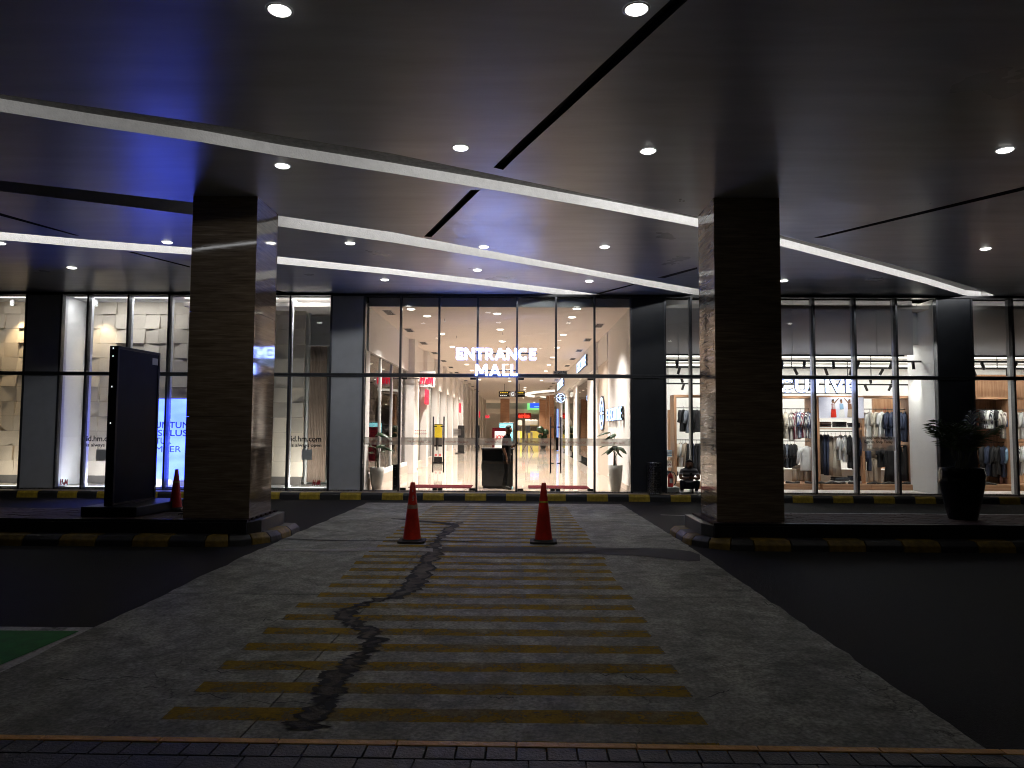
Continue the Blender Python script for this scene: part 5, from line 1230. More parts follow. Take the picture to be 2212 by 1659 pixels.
o = m.build('pleated_cloth', 'curtain', t, True, fix=False); so = o.modifiers.new('thick', 'SOLIDIFY'); so.thickness = .006
box('dark_gap_sheet', 'black_metal', cx1 + .06, cx1 + .32, 20.3, 20.34, ZF + .1, atY(704, 870, 20.3).z, t)  # black sheet stands in for the shade of the open gap
m = MB(); m.tube([(cx0 - .1, 20.2, cz1 + .02), (cx1 + .3, 20.2, cz1 + .02)], .02, 8); m.build('curtain_rail', 'shop_white', t)
tag(box('inner_wall_panel', 'shop_white', tx1 + .01, atY(666, 900, 20.3).x, 20.25, 20.35, ZF + .062, DC - .002), 'plain white wall panel between the folded tiles and the curtain', 'panel')
# window stickers: lettering and cards
def window_text(u, v1, v2, lab, uc, vc, ulogo, vlogo):
    Yw = YF - .0075
    t = thing('window_lettering', lab, 'lettering', atY(u, v2, Yw))
    p = atY(u, v1, Yw); place_text('id.hm.com', 'black_letter', p, size=.205, depth=.001, parent=t, bold=.004, width=.80)
    p = atY(u, v2, Yw); place_text('is always open', 'black_letter', p, size=.125, depth=.001, parent=t, bold=.002, width=.80)
    p = atY(uc, vc, Yw); t2 = tag(box('window_card', 'sticker_grey', p.x - .135, p.x + .135, Yw - .002, Yw, p.z - .135, p.z + .135), 'small pale square card on the glass below the ' + ('left' if u < 400 else 'right') + ' web address', 'sticker')
    t3 = thing('logo_sticker', 'small red H&M letters low on the ' + ('window left of the signboard' if u < 400 else 'window left of the pale panel'), 'sticker', atY(ulogo, vlogo, Yw))
    hm_logo(t3, atY(ulogo, vlogo, Yw), (1, 0, 0), .2, 'red_letter', .001)
window_text(219.5, 953, 964.5, 'black web address lettering on the glass, partly behind the signboard', 219, 982, 138, 1048)
window_text(661, 953.5, 965, 'black web address lettering on the glass in front of the curtain', 662.5, 982, 684, 1049)

# ================================================================== right store
SCZ = 4.05
st('store_floor', 'hall_wall', XRW + .23, 19, 18.99, 27.2, ZF - .2, ZF + .001)
st('store_back_wall', 'shop_white', XRW + .23, 19, 27.2, 27.3, ZF, 5.1)
st('store_ceiling', 'shop_white', XRW + .23, 19, 19.75, 27.2, SCZ, SCZ + .1)
st('store_end_wall', 'shop_white', 18.9, 19, 18.99, 27.2, ZF + .002, 5.1)
zb0 = atY(1800, 766, 19.2).z
sb = thing('store_bulkhead', 'x', 'x', (10, 19.2, zb0)); del sb['label']; del sb['category']; sb['kind'] = 'structure'
bx = [XF(1437), XF(1470), XF(1580), XF(1720), XF(1850), XF(1905), XF(1985)]
for a, b in zip(bx, bx[1:]): box('bulkhead_panel', 'blind_grey', a + .004, b - .004, 19.18, 19.24, zb0, ZTOP - .06, sb)
for a, b in ((XF(2108), XF(2200)), (XF(2200), XF(2300)), (XF(2300), XF(2400))): box('bulkhead_panel', 'blind_grey', a + .004, b - .004, 19.18, 19.24, zb0, ZTOP - .06, sb)
box('bulkhead_edge', 'black_metal', bx[0], bx[-1] - .25, 19.17, 19.25, zb0 - .045, zb0 - .003, sb); box('bulkhead_edge', 'black_metal', XF(2110), 18.8, 19.17, 19.25, zb0 - .045, zb0 - .003, sb)
x0 = XF(2021); rwx = thing('store_return_wall', 'x', 'x', (x0, 19.5, ZF)); del rwx['label']; del rwx['category']; rwx['kind'] = 'structure'
box('wall_face', 'shop_white', x0 - .01, XF(2099), 19.0, 19.17, ZF + .002, ZTOP - .06, rwx); box('wall_face', 'shop_white', x0 + .0, x0 + .3, 19.172, 20.3, ZF + .002, ZTOP - .06, rwx)
# ceiling light panels, tracks and heads
for i, (y_, a, b) in enumerate(((20.2, 4.2, 18.5), (21.7, 4.2, 18.5), (23.2, 4.2, 18.5), (24.8, 4.2, 18.5), (26.3, 4.2, 18.5))):
    t = thing('store_light_strip', 'long white ceiling light strip in the clothes store, %s to the window' % NTH[i], 'light strip', ((a + b) / 2, y_, SCZ), 'white light strips over the clothes store')
    box('diffuser', 'lamp_shop', a, b, y_ - .12, y_ + .12, SCZ - .02, SCZ - .002, t)
    l = bpy.data.lights.new('lamp', 'AREA'); l.shape = 'RECTANGLE'; l.size = b - a; l.size_y = .2; l.energy = P_SHOP * (b - a) * .28; l.color = (1, .97, .92)
    o = bpy.data.objects.new('lamp', l); C.objects.link(o); o.parent = t; o.location = (0, 0, -.03)
rnd = random.Random(5)
for i, (y_, z_) in enumerate(((19.62, 3.55), (21.2, 3.50), (22.6, 3.35), (24.2, 3.2))):
    t = thing('track_light', 'black lighting track with tilted spot heads in the clothes store, %s to the window' % NTH[i], 'track light', (11, y_, z_), 'black lighting tracks in the clothes store')
    box('track', 'black_metal', 3.6, 18.6, y_ - .025, y_ + .025, z_, z_ + .05, t)
    for xx in (5, 8, 11, 14, 17): box('drop_rod', 'black_metal', xx - .01, xx + .01, y_ - .01, y_ + .01, z_ + .05, SCZ - .002, t)
    x = 4.3 + .4 * i; q = 0
    while x < 17.5:
        ti = rnd.uniform(-.6, .6); tf = rnd.uniform(.1, .8); d = Vector((math.sin(ti), tf * .5, -1)).normalized(); p = Vector((x, y_, z_ - .09))
        m = MB(); m.tube([p - d * .10, p + d * .10], .042, 8); m.tube([(x, y_, z_), p], .014, 5); hd = m.build('spot_head', 'black_metal', t)
        if q % 2 == 0: m = MB(); m.tube([p + d * .1005, p + d * .103], .03, 8); m.build('lens', 'lamp_shop', hd)
        if i == 0 and q % 2 == 0:
            l = bpy.data.lights.new('lamp', 'SPOT'); l.energy = 150; l.color = (1, .95, .88); l.spot_size = R(75); l.spot_blend = .9; l.shadow_soft_size = .04
            o = bpy.data.objects.new('lamp', l); C.objects.link(o); o.parent = hd; o.location = p + d * .12 - wl(hd); o.rotation_euler = Vector((0, 1.0, -1.9)).to_track_quat('-Z', 'Y').to_euler()
        x += rnd.uniform(.55, 1.0); q += 1
box('ceiling_upstand', 'shop_white', XRW + .23, 19, 19.75, 19.80, SCZ + .101, 5.19, kind='structure')
t = thing('added_blind_light', 'light strip added unseen to brighten the blinds of the clothes store', 'light strip', (11, 19.6, 5.1)); box('diffuser', 'lamp_shop', 4.2, 18.4, 19.60, 19.66, 5.08, 5.10, t)  # unseen lamp added to light the blinds from behind
l = bpy.data.lights.new('lamp', 'AREA'); l.shape = 'RECTANGLE'; l.size = 14; l.size_y = .06; l.energy = 1100; l.color = (1, .98, .95); o = bpy.data.objects.new('lamp', l); C.objects.link(o); o.parent = t; o.location = (.3, .03, -.03)
# window letters EXECUTIVE
xE1 = atY(1846, 833, 19.45).x; xE0 = atY(1597, 833, 19.45).x
t = thing('window_sign', 'large glowing white EXECUTIVE letters behind the store glass, partly hidden by the column', 'sign', ((xE0 + xE1) / 2, 19.45, atY(1770, 847, 19.45).z))
place_text('EXECUTIVE', 'shop_letter', ((xE0 + xE1) / 2, 19.45, atY(1770, 847.5, 19.45).z), size=.5, depth=.05, parent=t, bold=.0, letters=True, width=xE1 - xE0, spacing=1.1)
place_text('EXECUTIVE', 'black_letter', ((xE0 + xE1) / 2, 19.482, atY(1770, 847.5, 19.45).z), size=.5, depth=.01, parent=t, bold=.021, width=xE1 - xE0 + .03, spacing=1.1, name='letter_back')
za_ = atY(1770, 849, 19.45).z
for zz in (za_ - .02, za_ + .40): box('sign_rail', 'black_metal', xE0, xE1, 19.5, 19.52, zz, zz + .015, t)

# ---- racks
def frame(u0, u1, vt, Y, lb, posts=(1, 1), shelf=None, rails=(), depth=.55, back=None):
    xa, xb = atY(u0, 950, Y).x, atY(u1, 950, Y).x; zt_ = atY((u0 + u1) / 2, vt, Y).z
    t = thing('wooden_rack', lb, 'clothes rack', ((xa + xb) / 2, Y + depth / 2, ZF), 'tall wooden clothes racks in the store window'); pw = .065
    z0 = ZF + .16
    if posts[0]: box('post', 'shop_oak', xa, xa + pw, Y, Y + depth, z0 + .003, zt_ - pw, t)
    if posts[1]: box('post', 'shop_oak', xb - pw, xb, Y, Y + depth, z0 + .003, zt_ - pw, t)
    box('top_board', 'shop_oak_h', xa, xb, Y, Y + depth, zt_ - pw + .002, zt_, t); box('base_board', 'shop_oak_h', xa - .001, xb - .001, Y - .3, Y + depth + .1, ZF + .002, z0, t, bevel=.004)
    for v, dy in rails:
        zz = atY((u0 + u1) / 2, v, Y).z; m = MB(); m.tube([(xa + pw * posts[0], Y + dy, zz), (xb - pw * posts[1], Y + dy, zz)], .012, 8); m.build('rail', 'black_metal', t)
    if shelf:
        zz = atY((u0 + u1) / 2, shelf, Y).z; box('shelf', 'shop_oak_h', xa + pw + .002, xb - pw - .002, Y, Y + depth, zz - .03, zz, t)
    if back: box('back_panel', back, xa + pw + .002, xb - pw - .002, Y + depth - .03, Y + depth, z0 + .003, zt_ - pw, t)
    return t
def U5(x): return 1647.1 + .37436 * x
def V5(y): return 594.05 + .37436 * y
def U4(x): return 1350.1 + .32557 * x
def V4(y): return 594.05 + .32557 * y
YR = 20.5
frame(U4(328), 1530, V4(795), YR, 'wooden clothes rack with dark jackets, left of the right column', (1, 0), None, ((V4(880), .25), (V4(1095), .25)))
frame(1600, U5(303), V5(697), YR, 'wooden clothes rack with striped shirts and a white blouse, beside the right column', (0, 1), None, ((V5(770), .25), (V5(958), .25)))
frame(U5(318), U5(590), V5(697), YR, 'wooden rack with the picture of three people above folded clothes', (1, 1), V5(885), ((V5(903), .25),))
frame(U5(592), U5(868), V5(697), YR, 'wooden clothes rack with white and navy shirts on the upper rail', (0, 1), None, ((V5(773), .25), (V5(985), .25)))
frame(U5(1222), U5(1440), V5(703), YR, 'wooden clothes rack at the far right with black and white shirts', (1, 1), None, ((V5(778), .25), (V5(965), .25)), back='shop_oak')
frame(U5(1458), U5(1700), V5(703), YR, 'wooden clothes rack cut by the right picture edge', (1, 1), None, ((V5(778), .25), (V5(965), .25)))
# white low plinth behind racks and wood wall
tag(box('white_display_plinth', 'shop_white', atY(1690, 1000, 21.3).x, atY(1985, 1000, 21.3).x, 21.4, 22.0, ZF + .002, ZF + .5), 'low white display plinth behind the wooden racks', 'plinth')
tag(box('wood_wall_panel', 'shop_oak', atY(U5(640), 900, 24).x, atY(U5(850), 900, 24).x, 24, 24.1, ZF + .002, atY(1900, V5(712), 24).z), 'wooden wall panel behind the navy shirts', 'panel')
tag(box('wood_wall_panel', 'shop_oak', atY(2095, 900, 22.5).x, 18.8, 22.5, 22.6, ZF + .002, 3.45), 'wooden wall behind the right end racks', 'panel')
tag(box('wood_wall_panel', 'shop_oak', atY(U4(285), 900, 23).x, atY(U4(325), 900, 23).x, 23, 23.1, ZF + .002, atY(1450, V4(895), 23).z), 'narrow wooden panel left of the dark jackets', 'panel')
# picture of three people
xa, xb = atY(U5(327), 900, YR - .02).x, atY(U5(585), 900, YR - .02).x; za, zb = atY(1818, V5(826), YR).z, atY(1818, V5(706), YR).z
t = thing('wall_picture', 'wide lit fashion picture of three people with raised arms on lilac grey', 'picture', ((xa + xb) / 2, YR - .02, za))
box('print', 'print_cool', xa, xb, YR - .03, YR - .01, za, zb, t)
def flat(pts, mat, name='printed_figure', y=YR - .0335):
    m = MB(); m.add([(atY(U5(px), V5(py), YR).x, y, atY(U5(px), V5(py), YR).z) for px, py in pts], [tuple(range(len(pts)))]); m.build(name, mat, t)
for (cx, top, legs) in ((405, 'c_stripe_red', 'red_plastic'), (453, 'c_blue', 'c_white'), (500, 'skin', 'c_beige')):
    flat([(cx - 12, 742), (cx + 10, 742), (cx + 13, 775), (cx - 10, 778)], top); flat([(cx - 11, 775), (cx + 14, 774), (cx + 20, 822), (cx - 14, 822)], legs)
    flat([(cx - 8, 722), (cx + 4, 720), (cx + 6, 735), (cx + 1, 741), (cx - 6, 741)], 'skin'); flat([(cx - 10, 735), (cx - 8, 719), (cx + 4, 716), (cx + 3, 723), (cx - 5, 726)], 'hair')
    sx = 1 if cx < 430 else (-1 if cx > 480 else -.2); flat([(cx + 8 * sx, 744), (cx + 34 * sx, 712), (cx + 30 * sx, 710), (cx + 2 * sx, 738)], 'skin')
# garments ---------------------------------------------------------------
GM = {}
def shirt_mesh(w, h, mat, seed, sleeve=1.0, kind='shirt'):
    rn = random.Random(seed); m = MB(); n = 20
    def ring(z, hw, dp, f):
        return [Vector((hw * math.copysign(abs(math.cos(a)) ** .8, math.cos(a)), dp * math.sin(a) * (1 + f * math.sin(5 * a + seed) * .5) + f * .02 * math.sin(9 * a + seed * 2), z)) for a in [2 * math.pi * i / n for i in range(n)]]
    if kind in ('shirt', 'jacket'):
        prof = [(0, .12, .03), (-.03, .30, .035), (-.07, .78, .045), (-.16, .86, .06), (-.4, .80, .06), (-.7, .84, .065), (-.97, .90, .06), (-1, .89, .055)]
        m.loft([ring(z * h, hw * w / 2 * .74, dp, .15 + .5 * (-z)) for z, hw, dp in prof])
        for s_ in (-1, 1):
            L_ = .62 * h * sleeve; p0 = Vector((s_ * w * .26, 0, -.09 * h)); pts = [p0, p0 + Vector((s_ * w * .12, .0, -L_ * .3)), p0 + Vector((s_ * w * .17, .01 * s_, -L_ * .7)), p0 + Vector((s_ * w * .185, .02, -L_))]
            m.tube(pts, [.062 * w / .5, .058, .048, .043], 8)
    elif kind == 'trousers':
        m.loft([ring(0, w * .30, .03, .1), ring(-.05 * h, w * .32, .04, .1), ring(-.28 * h, w * .42, .05, .3)])
        for s_ in (-1, 1):
            r_ = []
            for z, hw in ((-.26, .22), (-.5, .20), (-.8, .19), (-1, .19)):
                r_.append([p + Vector((s_ * w * .21, 0, 0)) for p in ring(z * h, w * hw, .045, .5)])
            m.loft(r_)
    else: # skirt / dress
        m.loft([ring(0, w * .2, .03, .1), ring(-.06 * h, w * .26, .04, .2), ring(-.3 * h, w * .30, .05, .5), ring(-.7 * h, w * .42, .06, .9), ring(-h, w * .5, .07, 1.2)])
    org = Vector((0, 0, 0)); me = bpy.data.meshes.new(kind); me.from_pydata(m.v, [], m.f); me.materials.append(MATS[mat])
    for p in me.polygons: p.use_smooth = True
    return me
hang_me = None
def garment(kind, x, y, ztop, w, h, mat, label, rot=0, grp=None, sleeve=1.0):
    global hang_me
    key = (kind, round(w, 2), round(h, 2), mat, int(x * 7) % 3, sleeve)
    if key not in GM: GM[key] = shirt_mesh(w, h, mat, hash(key[3]) % 7 * 0 + len(GM) * 1.7, sleeve, kind)
    o = link('hanging_' + kind, GM[key], Vector((x, y, ztop)), None); o.rotation_euler.z = rot; tag(o, label, 'clothes', grp)
    if hang_me is None:
        m = MB(); m.tube([(-.2, 0, -.07), (-.05, 0, -.015), (0, 0, 0), (.05, 0, -.015), (.2, 0, -.07)], .008, 5); m.tube([(0, 0, 0), (0, 0, .05), (.02, 0, .075), (0, 0, .095), (-.02, 0, .08)], .004, 5)
        hang_me = bpy.data.meshes.new('hanger'); hang_me.from_pydata(m.v, [], m.f); hang_me.materials.append(MATS['black_metal'])
    hgr = bpy.data.objects.new('hanger', hang_me); C.objects.link(hgr); hgr.parent = o
    return o
COL = {'c_white': 'white', 'c_cream': 'cream', 'c_beige': 'beige', 'c_black': 'black', 'c_navy': 'navy', 'c_grey': 'grey', 'c_blue': 'light blue', 'c_brown': 'brown', 'c_stripe_bw': 'black striped', 'c_stripe_blue': 'blue and white striped', 'c_stripe_red': 'dark red striped', 'c_stripe_tan': 'tan striped'}
ORD = ['first', 'second', 'third', 'fourth', 'fifth', 'sixth', 'seventh', 'eighth', 'ninth', 'tenth']
def row(items, px0, px1, pyt, pyb, where, Um=U5, Vm=V5, Y=YR + .25, kind='shirt', rot=R(62), w=.5, grp=None, sleeve=.8):
    n = len(items)
    for i, mt in enumerate(items):
        px = px0 + (px1 - px0) * (i + .5) / n; p = atY(Um(px), Vm(pyt), Y); q = atY(Um(px), Vm(pyb), Y)
        hgt = (p.z - q.z) * random.uniform(.93, 1.04); c = COL[mt]; nn = kind if 'shirt' not in c else ''
        rr = rot + random.uniform(-.12, .12) if rot else random.uniform(-.1, .1)
        garment(kind, p.x, Y + random.uniform(-.01, .01), p.z, w, hgt, mt, ('%s %s %s' % (c, nn, where + (', %s' % ORD[i] + ' of %d' % n if n > 1 else ''))).replace('  ', ' '), rr, grp or (kind + ' rows on the store racks'), sleeve)
# left of the right column
row(['c_black', 'c_grey', 'c_black'], 365, 500, 893, 1050, 'on the upper rail left of the right column', U4, V4, rot=R(50), w=.62)
row(['c_cream', 'c_white', 'c_beige'], 358, 410, 1112, 1270, 'on the lower rail left of the right column', U4, V4, rot=R(55))
row(['c_black', 'c_navy', 'c_black', 'c_black'], 412, 510, 1118, 1320, 'on the lower rail by the right column', U4, V4, rot=R(60), kind='dress')
# rack beside column
row(['c_cream', 'c_cream', 'c_stripe_tan'], 85, 182, 790, 955, 'on the upper rail right of the right column')
row(['c_stripe_red', 'c_stripe_blue', 'c_stripe_red', 'c_stripe_bw', 'c_stripe_blue'], 188, 296, 788, 950, 'in the patterned bunch on the upper rail', rot=R(48), w=.56)
row(['c_grey', 'c_black', 'c_grey', 'c_black', 'c_black'], 90, 196, 975, 1112, 'on the lower rail right of the right column', rot=R(65))
row(['c_white'], 205, 300, 985, 1130, 'hanging face on above beige trousers', Y=YR + .12, rot=R(8), w=.62, sleeve=1.0)
row(['c_beige', 'c_beige'], 170, 300, 1095, 1197, 'under the white blouse', Y=YR + .17, kind='trousers', rot=R(10), w=.42)
# picture rack
row(['c_black', 'c_navy', 'c_navy'], 328, 388, 920, 1150, 'on the left of the picture rack', kind='dress', rot=R(55), w=.45)
row(['c_beige', 'c_cream'], 384, 435, 930, 1165, 'mid picture rack', kind='dress', rot=R(45), w=.4)
row(['c_white', 'c_white'], 436, 492, 922, 1078, 'right of the beige dress on the picture rack', rot=R(48), w=.44)
row(['c_black', 'c_black', 'c_black', 'c_navy'], 492, 590, 925, 1118, 'on the right of the picture rack', rot=R(55), w=.5)
# white / navy rack
row(['c_white', 'c_cream', 'c_white'], 600, 708, 790, 940, 'on the upper rail above the glass notice', rot=R(35), w=.6)
row(['c_navy', 'c_navy', 'c_grey', 'c_navy', 'c_navy'], 708, 835, 790, 965, 'in the navy bunch on the upper rail', rot=R(50), w=.56)
row(['c_navy'], 598, 640, 1000, 1128, 'at the left of the lower rail behind the notice', rot=R(50)); row(['c_beige', 'c_beige'], 612, 676, 1000, 1228, 'on the lower rail behind the notice', kind='trousers', rot=R(25), w=.34)
row(['c_black', 'c_black'], 660, 724, 1000, 1112, 'on the lower rail right of the beige trousers', rot=R(40), sleeve=.4)
row(['c_black', 'c_black', 'c_black'], 716, 850, 985, 1200, 'long at the right end of the lower rail', kind='dress', rot=R(20), w=.5)
row(['c_blue', 'c_blue', 'c_grey'], 862, 905, 790, 950, 'far behind by the white wall', Y=YR + 1.0, rot=R(60)); row(['c_brown', 'c_brown', 'c_brown'], 862, 912, 985, 1135, 'low and far behind by the white wall', Y=YR + 1.0, rot=R(60))
# right bay
row(['c_black', 'c_stripe_bw', 'c_white', 'c_stripe_bw', 'c_black', 'c_white'], 1255, 1385, 780, 885, 'on the upper rail behind the palm', rot=R(45), w=.54)
row(['c_stripe_tan', 'c_stripe_tan', 'c_stripe_blue'], 1385, 1440, 785, 950, 'on the upper rail near the right edge', rot=R(35), w=.58)
row(['c_stripe_tan', 'c_white', 'c_white', 'c_cream'], 1462, 1560, 790, 950, 'on the upper rail at the right edge', rot=R(40), w=.56)
row(['c_black', 'c_navy', 'c_black', 'c_black', 'c_navy', 'c_blue'], 1255, 1440, 985, 1160, 'on the lower rail behind the palm', rot=R(40), w=.56)
row(['c_stripe_bw', 'c_white', 'c_grey'], 1465, 1540, 985, 1150, 'on the lower rail at the right edge', rot=R(50)); row(['c_brown', 'c_brown'], 1370, 1430, 1150, 1225, 'low beside the palm pot', kind='trousers', rot=R(20), w=.3)
m = MB(); xa, xb = atY(U5(858), 900, YR + 1).x, atY(U5(915), 900, YR + 1).x
t = thing('rear_rail', 'short black double rail behind the wooden racks near the white wall', 'clothes rack', (xa, YR + 1, ZF))
for py in (775, 968): zz = atY(1980, V5(py), YR + 1).z; m = MB(); m.tube([(xa - .2, YR + 1, zz), (xb, YR + 1, zz)], .012, 6); m.build('rail', 'black_metal', t)
for xx in (xa - .2, xb): m = MB(); m.tube([(xx, YR + 1, ZF), (xx, YR + 1, atY(1980, V5(775), YR + 1).z)], .014, 6); m.build('upright', 'black_metal', t)
# folded stacks
def stack(px, py, Um, Vm, mats, lab, wdt=.3, Y=YR + .28):
    p = atY(Um(px), Vm(py), Y)
    t = thing('folded_stack', lab, 'folded clothes', (p.x, Y, p.z), 'piles of folded clothes in the store')
    for i, mt in enumerate(mats):
        a = random.uniform(-.012, .012); box('folded_garment', mt, p.x - wdt / 2 + a, p.x + wdt / 2 + a, Y - .16, Y + .12, p.z + i * .032 + .001, p.z + i * .032 + .031, t, bevel=.012)
stack(355, 879, U5, V5, ['c_brown', 'c_black', 'c_brown', 'c_beige', 'c_brown'], 'pile of brown folded clothes under the picture'); stack(444, 879, U5, V5, ['c_black'] * 5, 'pile of black folded clothes under the picture'); stack(530, 879, U5, V5, ['c_navy', 'c_black', 'c_navy', 'c_black'], 'pile of navy folded clothes under the picture')
sh = thing('shelf_unit', 'white shelf unit with folded clothes at the left end of the store window', 'shelf', (atY(U4(300), 1000, 21).x, 21, ZF)); xa, xb = atY(U4(266), 1000, 21).x, atY(U4(331), 1000, 21).x
box('side_panel', 'shop_white', xa - .03, xa, 20.8, 21.3, ZF + .002, 1.5, sh)
for py in (1200, 1268, 1332, 1420): zz = atY(1450, V4(py), 21).z; box('shelf', 'shop_white', xa + .002, xb, 20.8, 21.3, zz - .03, zz, sh)
stack(300, 1199, U4, V4, ['c_blue', 'c_white', 'c_blue', 'c_white', 'c_blue'], 'pile of light blue folded clothes on the white shelf', .42, 21); stack(300, 1267, U4, V4, ['c_stripe_tan', 'c_stripe_red', 'c_cream', 'c_stripe_tan', 'c_cream'], 'pile of patterned folded clothes on the white shelf', .42, 21); stack(300, 1331, U4, V4, ['c_grey', 'c_black', 'c_grey', 'c_navy'], 'pile of dark folded clothes on the low white shelf', .42, 21)
stack(445, 1185, U5, V5, ['c_black', 'c_grey', 'c_black'], 'pile of black folded clothes low in the picture rack', .42); stack(530, 1185, U5, V5, ['c_black', 'c_black', 'c_navy', 'c_black'], 'pile of dark folded clothes low in the picture rack, right one', .3)
box('low_shelf', 'shop_white', atY(U5(415), 1000, YR + .1).x, atY(U5(580), 1000, YR + .1).x, YR + .1, YR + .5, atY(1820, V5(1187), YR + .28).z - .04, atY(1820, V5(1187), YR + .28).z - .001).__setitem__('label', 'low white shelf board under the dark folded piles'); bpy.data.objects['low_shelf']['category'] = 'shelf'
# shoes
def shoe_mesh():
    m = MB(); ring = lambda x, w_, h_: [Vector((x, w_ * math.cos(a), max(0, h_ * math.sin(a) * .9 + h_ * .1) if math.sin(a) > 0 else 0)) for a in [2 * math.pi * i / 10 for i in range(10)]]
    m.loft([ring(-.13, .02, .04), ring(-.11, .036, .075), ring(-.04, .036, .07), ring(.03, .04, .05), ring(.10, .042, .04), ring(.14, .02, .02)])
    return m
so0 = None
for i, px in enumerate((160, 190, 272, 292, 348, 378, 422, 452, 520, 625, 660, 715, 752, 820, 848, 1290, 1320)):
    p = atY(U5(px), V5(1222), YR - .12); z_ = ZF + .161
    if so0 is None:
        so0 = shoe_mesh().build('shoe', 'shoe_black', None, True); org0 = so0.location.copy()
    oo = so0 if i == 0 else again(so0, 'shoe', (0, 0, 0)); oo.location = (p.x, YR - .14 + random.uniform(-.04, .04), z_ + org0.z); oo.rotation_euler.z = random.uniform(-.4, .4) + (math.pi if i % 2 else 0)
    tag(oo, 'black shoe on the wooden base in the store window, %s from the left' % (ORD + ['eleventh', 'twelfth', 'thirteenth', 'fourteenth', 'fifteenth', 'sixteenth', 'seventeenth'])[i], 'shoe', 'black shoes along the window base')
# brown bag on the rail
t = thing('hanging_bag', 'small reddish brown bag with loop handles hanging between white and navy shirts', 'bag', atY(U5(706), V5(800), YR + .3)); p = t.location
box('bag_body', 'c_brown', p.x - .05, p.x + .05, p.y - .03, p.y + .03, p.z - .12, p.z, t, bevel=.01)
m = MB(); m.tube([(p.x - .03, p.y, p.z), (p.x - .03, p.y, p.z + .13), (p.x, p.y, p.z + .17), (p.x + .03, p.y, p.z + .13), (p.x + .03, p.y, p.z)], .007, 6); m.build('handle', 'red_paint', t)
# notice on glass
Yw = YF - .0075; p0 = atY(U5(577), V5(1015), Yw); p1 = atY(U5(765), V5(933), Yw)
t = thing('window_notice', 'pale notice reading Shop with Benefits on the store glass', 'sticker', ((p0.x + p1.x) / 2, Yw, p0.z)); box('notice_film', 'clear_film', p0.x, p1.x, Yw - .002, Yw, p0.z, p1.z, t)
xc = (p0.x + p1.x) / 2
place_text('Shop with Benefits', 'black_letter', (xc, Yw - .0035, atY(1898, V5(948), Yw).z), size=.095, depth=.001, parent=t, bold=.003, width=.68)
place_text('Sign up. Shop Today.', 'black_letter', (xc, Yw - .0035, atY(1898, V5(970), Yw).z), size=.095, depth=.001, parent=t, bold=.003, width=.75)
place_text('DELAMIBRANDS', 'black_letter', (xc, Yw - .0035, atY(1898, V5(1003), Yw).z), size=.05, depth=.001, parent=t, bold=.001, width=.38); place_text('REWARDS', 'black_letter', (xc, Yw - .0035, atY(1898, V5(1012), Yw).z), size=.03, depth=.001, parent=t, width=.2)
# red extinguisher on a small white box
p = atY(U4(302), V4(1405), 19.25); t = thing('fire_extinguisher', 'red fire extinguisher on a low white box behind the crouching man', 'fire extinguisher', (p.x, 19.25, p.z)); r_ = .075
m = MB(); m.lathe([(r_ * .95, 0), (r_, .02), (r_, .27), (r_ * .8, .32), (.03, .35), (.03, .37)], p, 18); m.build('cylinder', 'red_paint', t, True)
m = MB(); m.tube([(p.x, 19.25, p.z + .37), (p.x, 19.25, p.z + .41)], .02, 8); m.tube([(p.x, 19.25, p.z + .40), (p.x - .11, 19.25, p.z + .43)], .01, 6); m.build('valve', 'black_metal', t)
m = MB(); m.tube([(p.x, 19.25, p.z + .39), (p.x + .09, 19.24, p.z + .38), (p.x + .15, 19.24, p.z + .26), (p.x + .13, 19.23, p.z + .1), (p.x + .10, 19.23, p.z + .05)], .012, 8); m.build('hose', 'black_metal', t, True)
box('gauge_label', 'white_paper', p.x - .04, p.x + .04, 19.25 - r_ - .004, 19.25 - r_ - .001, p.z + .1, p.z + .22, t)
tag(box('low_white_box', 'shop_white', p.x - .28, p.x + .2, 19.05, 19.5, ZF + .002, p.z, bevel=.004), 'low white box that carries the red fire extinguisher', 'box')

# ================================================================== plants
def leaf_mesh(pts, width, fold=.25, m=None, wav=.0):
    """broad leaf along a midrib polyline; returns MB with two halves folded along the rib"""
    pts = [Vector(p) for p in pts]; P = []
    N_ = 10
    for i in range(N_ + 1):      # catmull-ish sampling
        t_ = i / N_ * (len(pts) - 1); k = min(int(t_), len(pts) - 2); f_ = t_ - k
        p0 = pts[max(k - 1, 0)]; p1 = pts[k]; p2 = pts[k + 1]; p3 = pts[min(k + 2, len(pts) - 1)]
        P.append(.5 * ((2 * p1) + (p2 - p0) * f_ + (2 * p0 - 5 * p1 + 4 * p2 - p3) * f_ ** 2 + (3 * p1 - p0 - 3 * p2 + p3) * f_ ** 3))
    m = m or MB(); V = []
    for i, p in enumerate(P):
        d = (P[min(i + 1, N_)] - P[max(i - 1, 0)]).normalized(); s_ = i / N_
        wd = width * (math.sin(math.pi * min(1, s_ * 1.02 + .02) ** .8) ** .75) if 0 < i < N_ else .003
        side = d.cross(Vector((0, 0, 1))); side = side.normalized() if side.length > .05 else Vector((1, 0, 0))
        up = side.cross(d).normalized(); tilt = (side * .75 + up * .65).normalized() if True else side
        V += [p + (side * math.cos(fold) - up * math.sin(fold)) * wd * .5 + up * wav * math.sin(i * 2.2) * wd, p, p + (-side * math.cos(fold) - up * math.sin(fold)) * wd * .5 + up * wav * math.sin(i * 2.6 + 1) * wd]
    m.add(V, [(i * 3 + a, i * 3 + a + 1, (i + 1) * 3 + a + 1, (i + 1) * 3 + a) for i in range(N_) for a in (0, 1)])
    return m
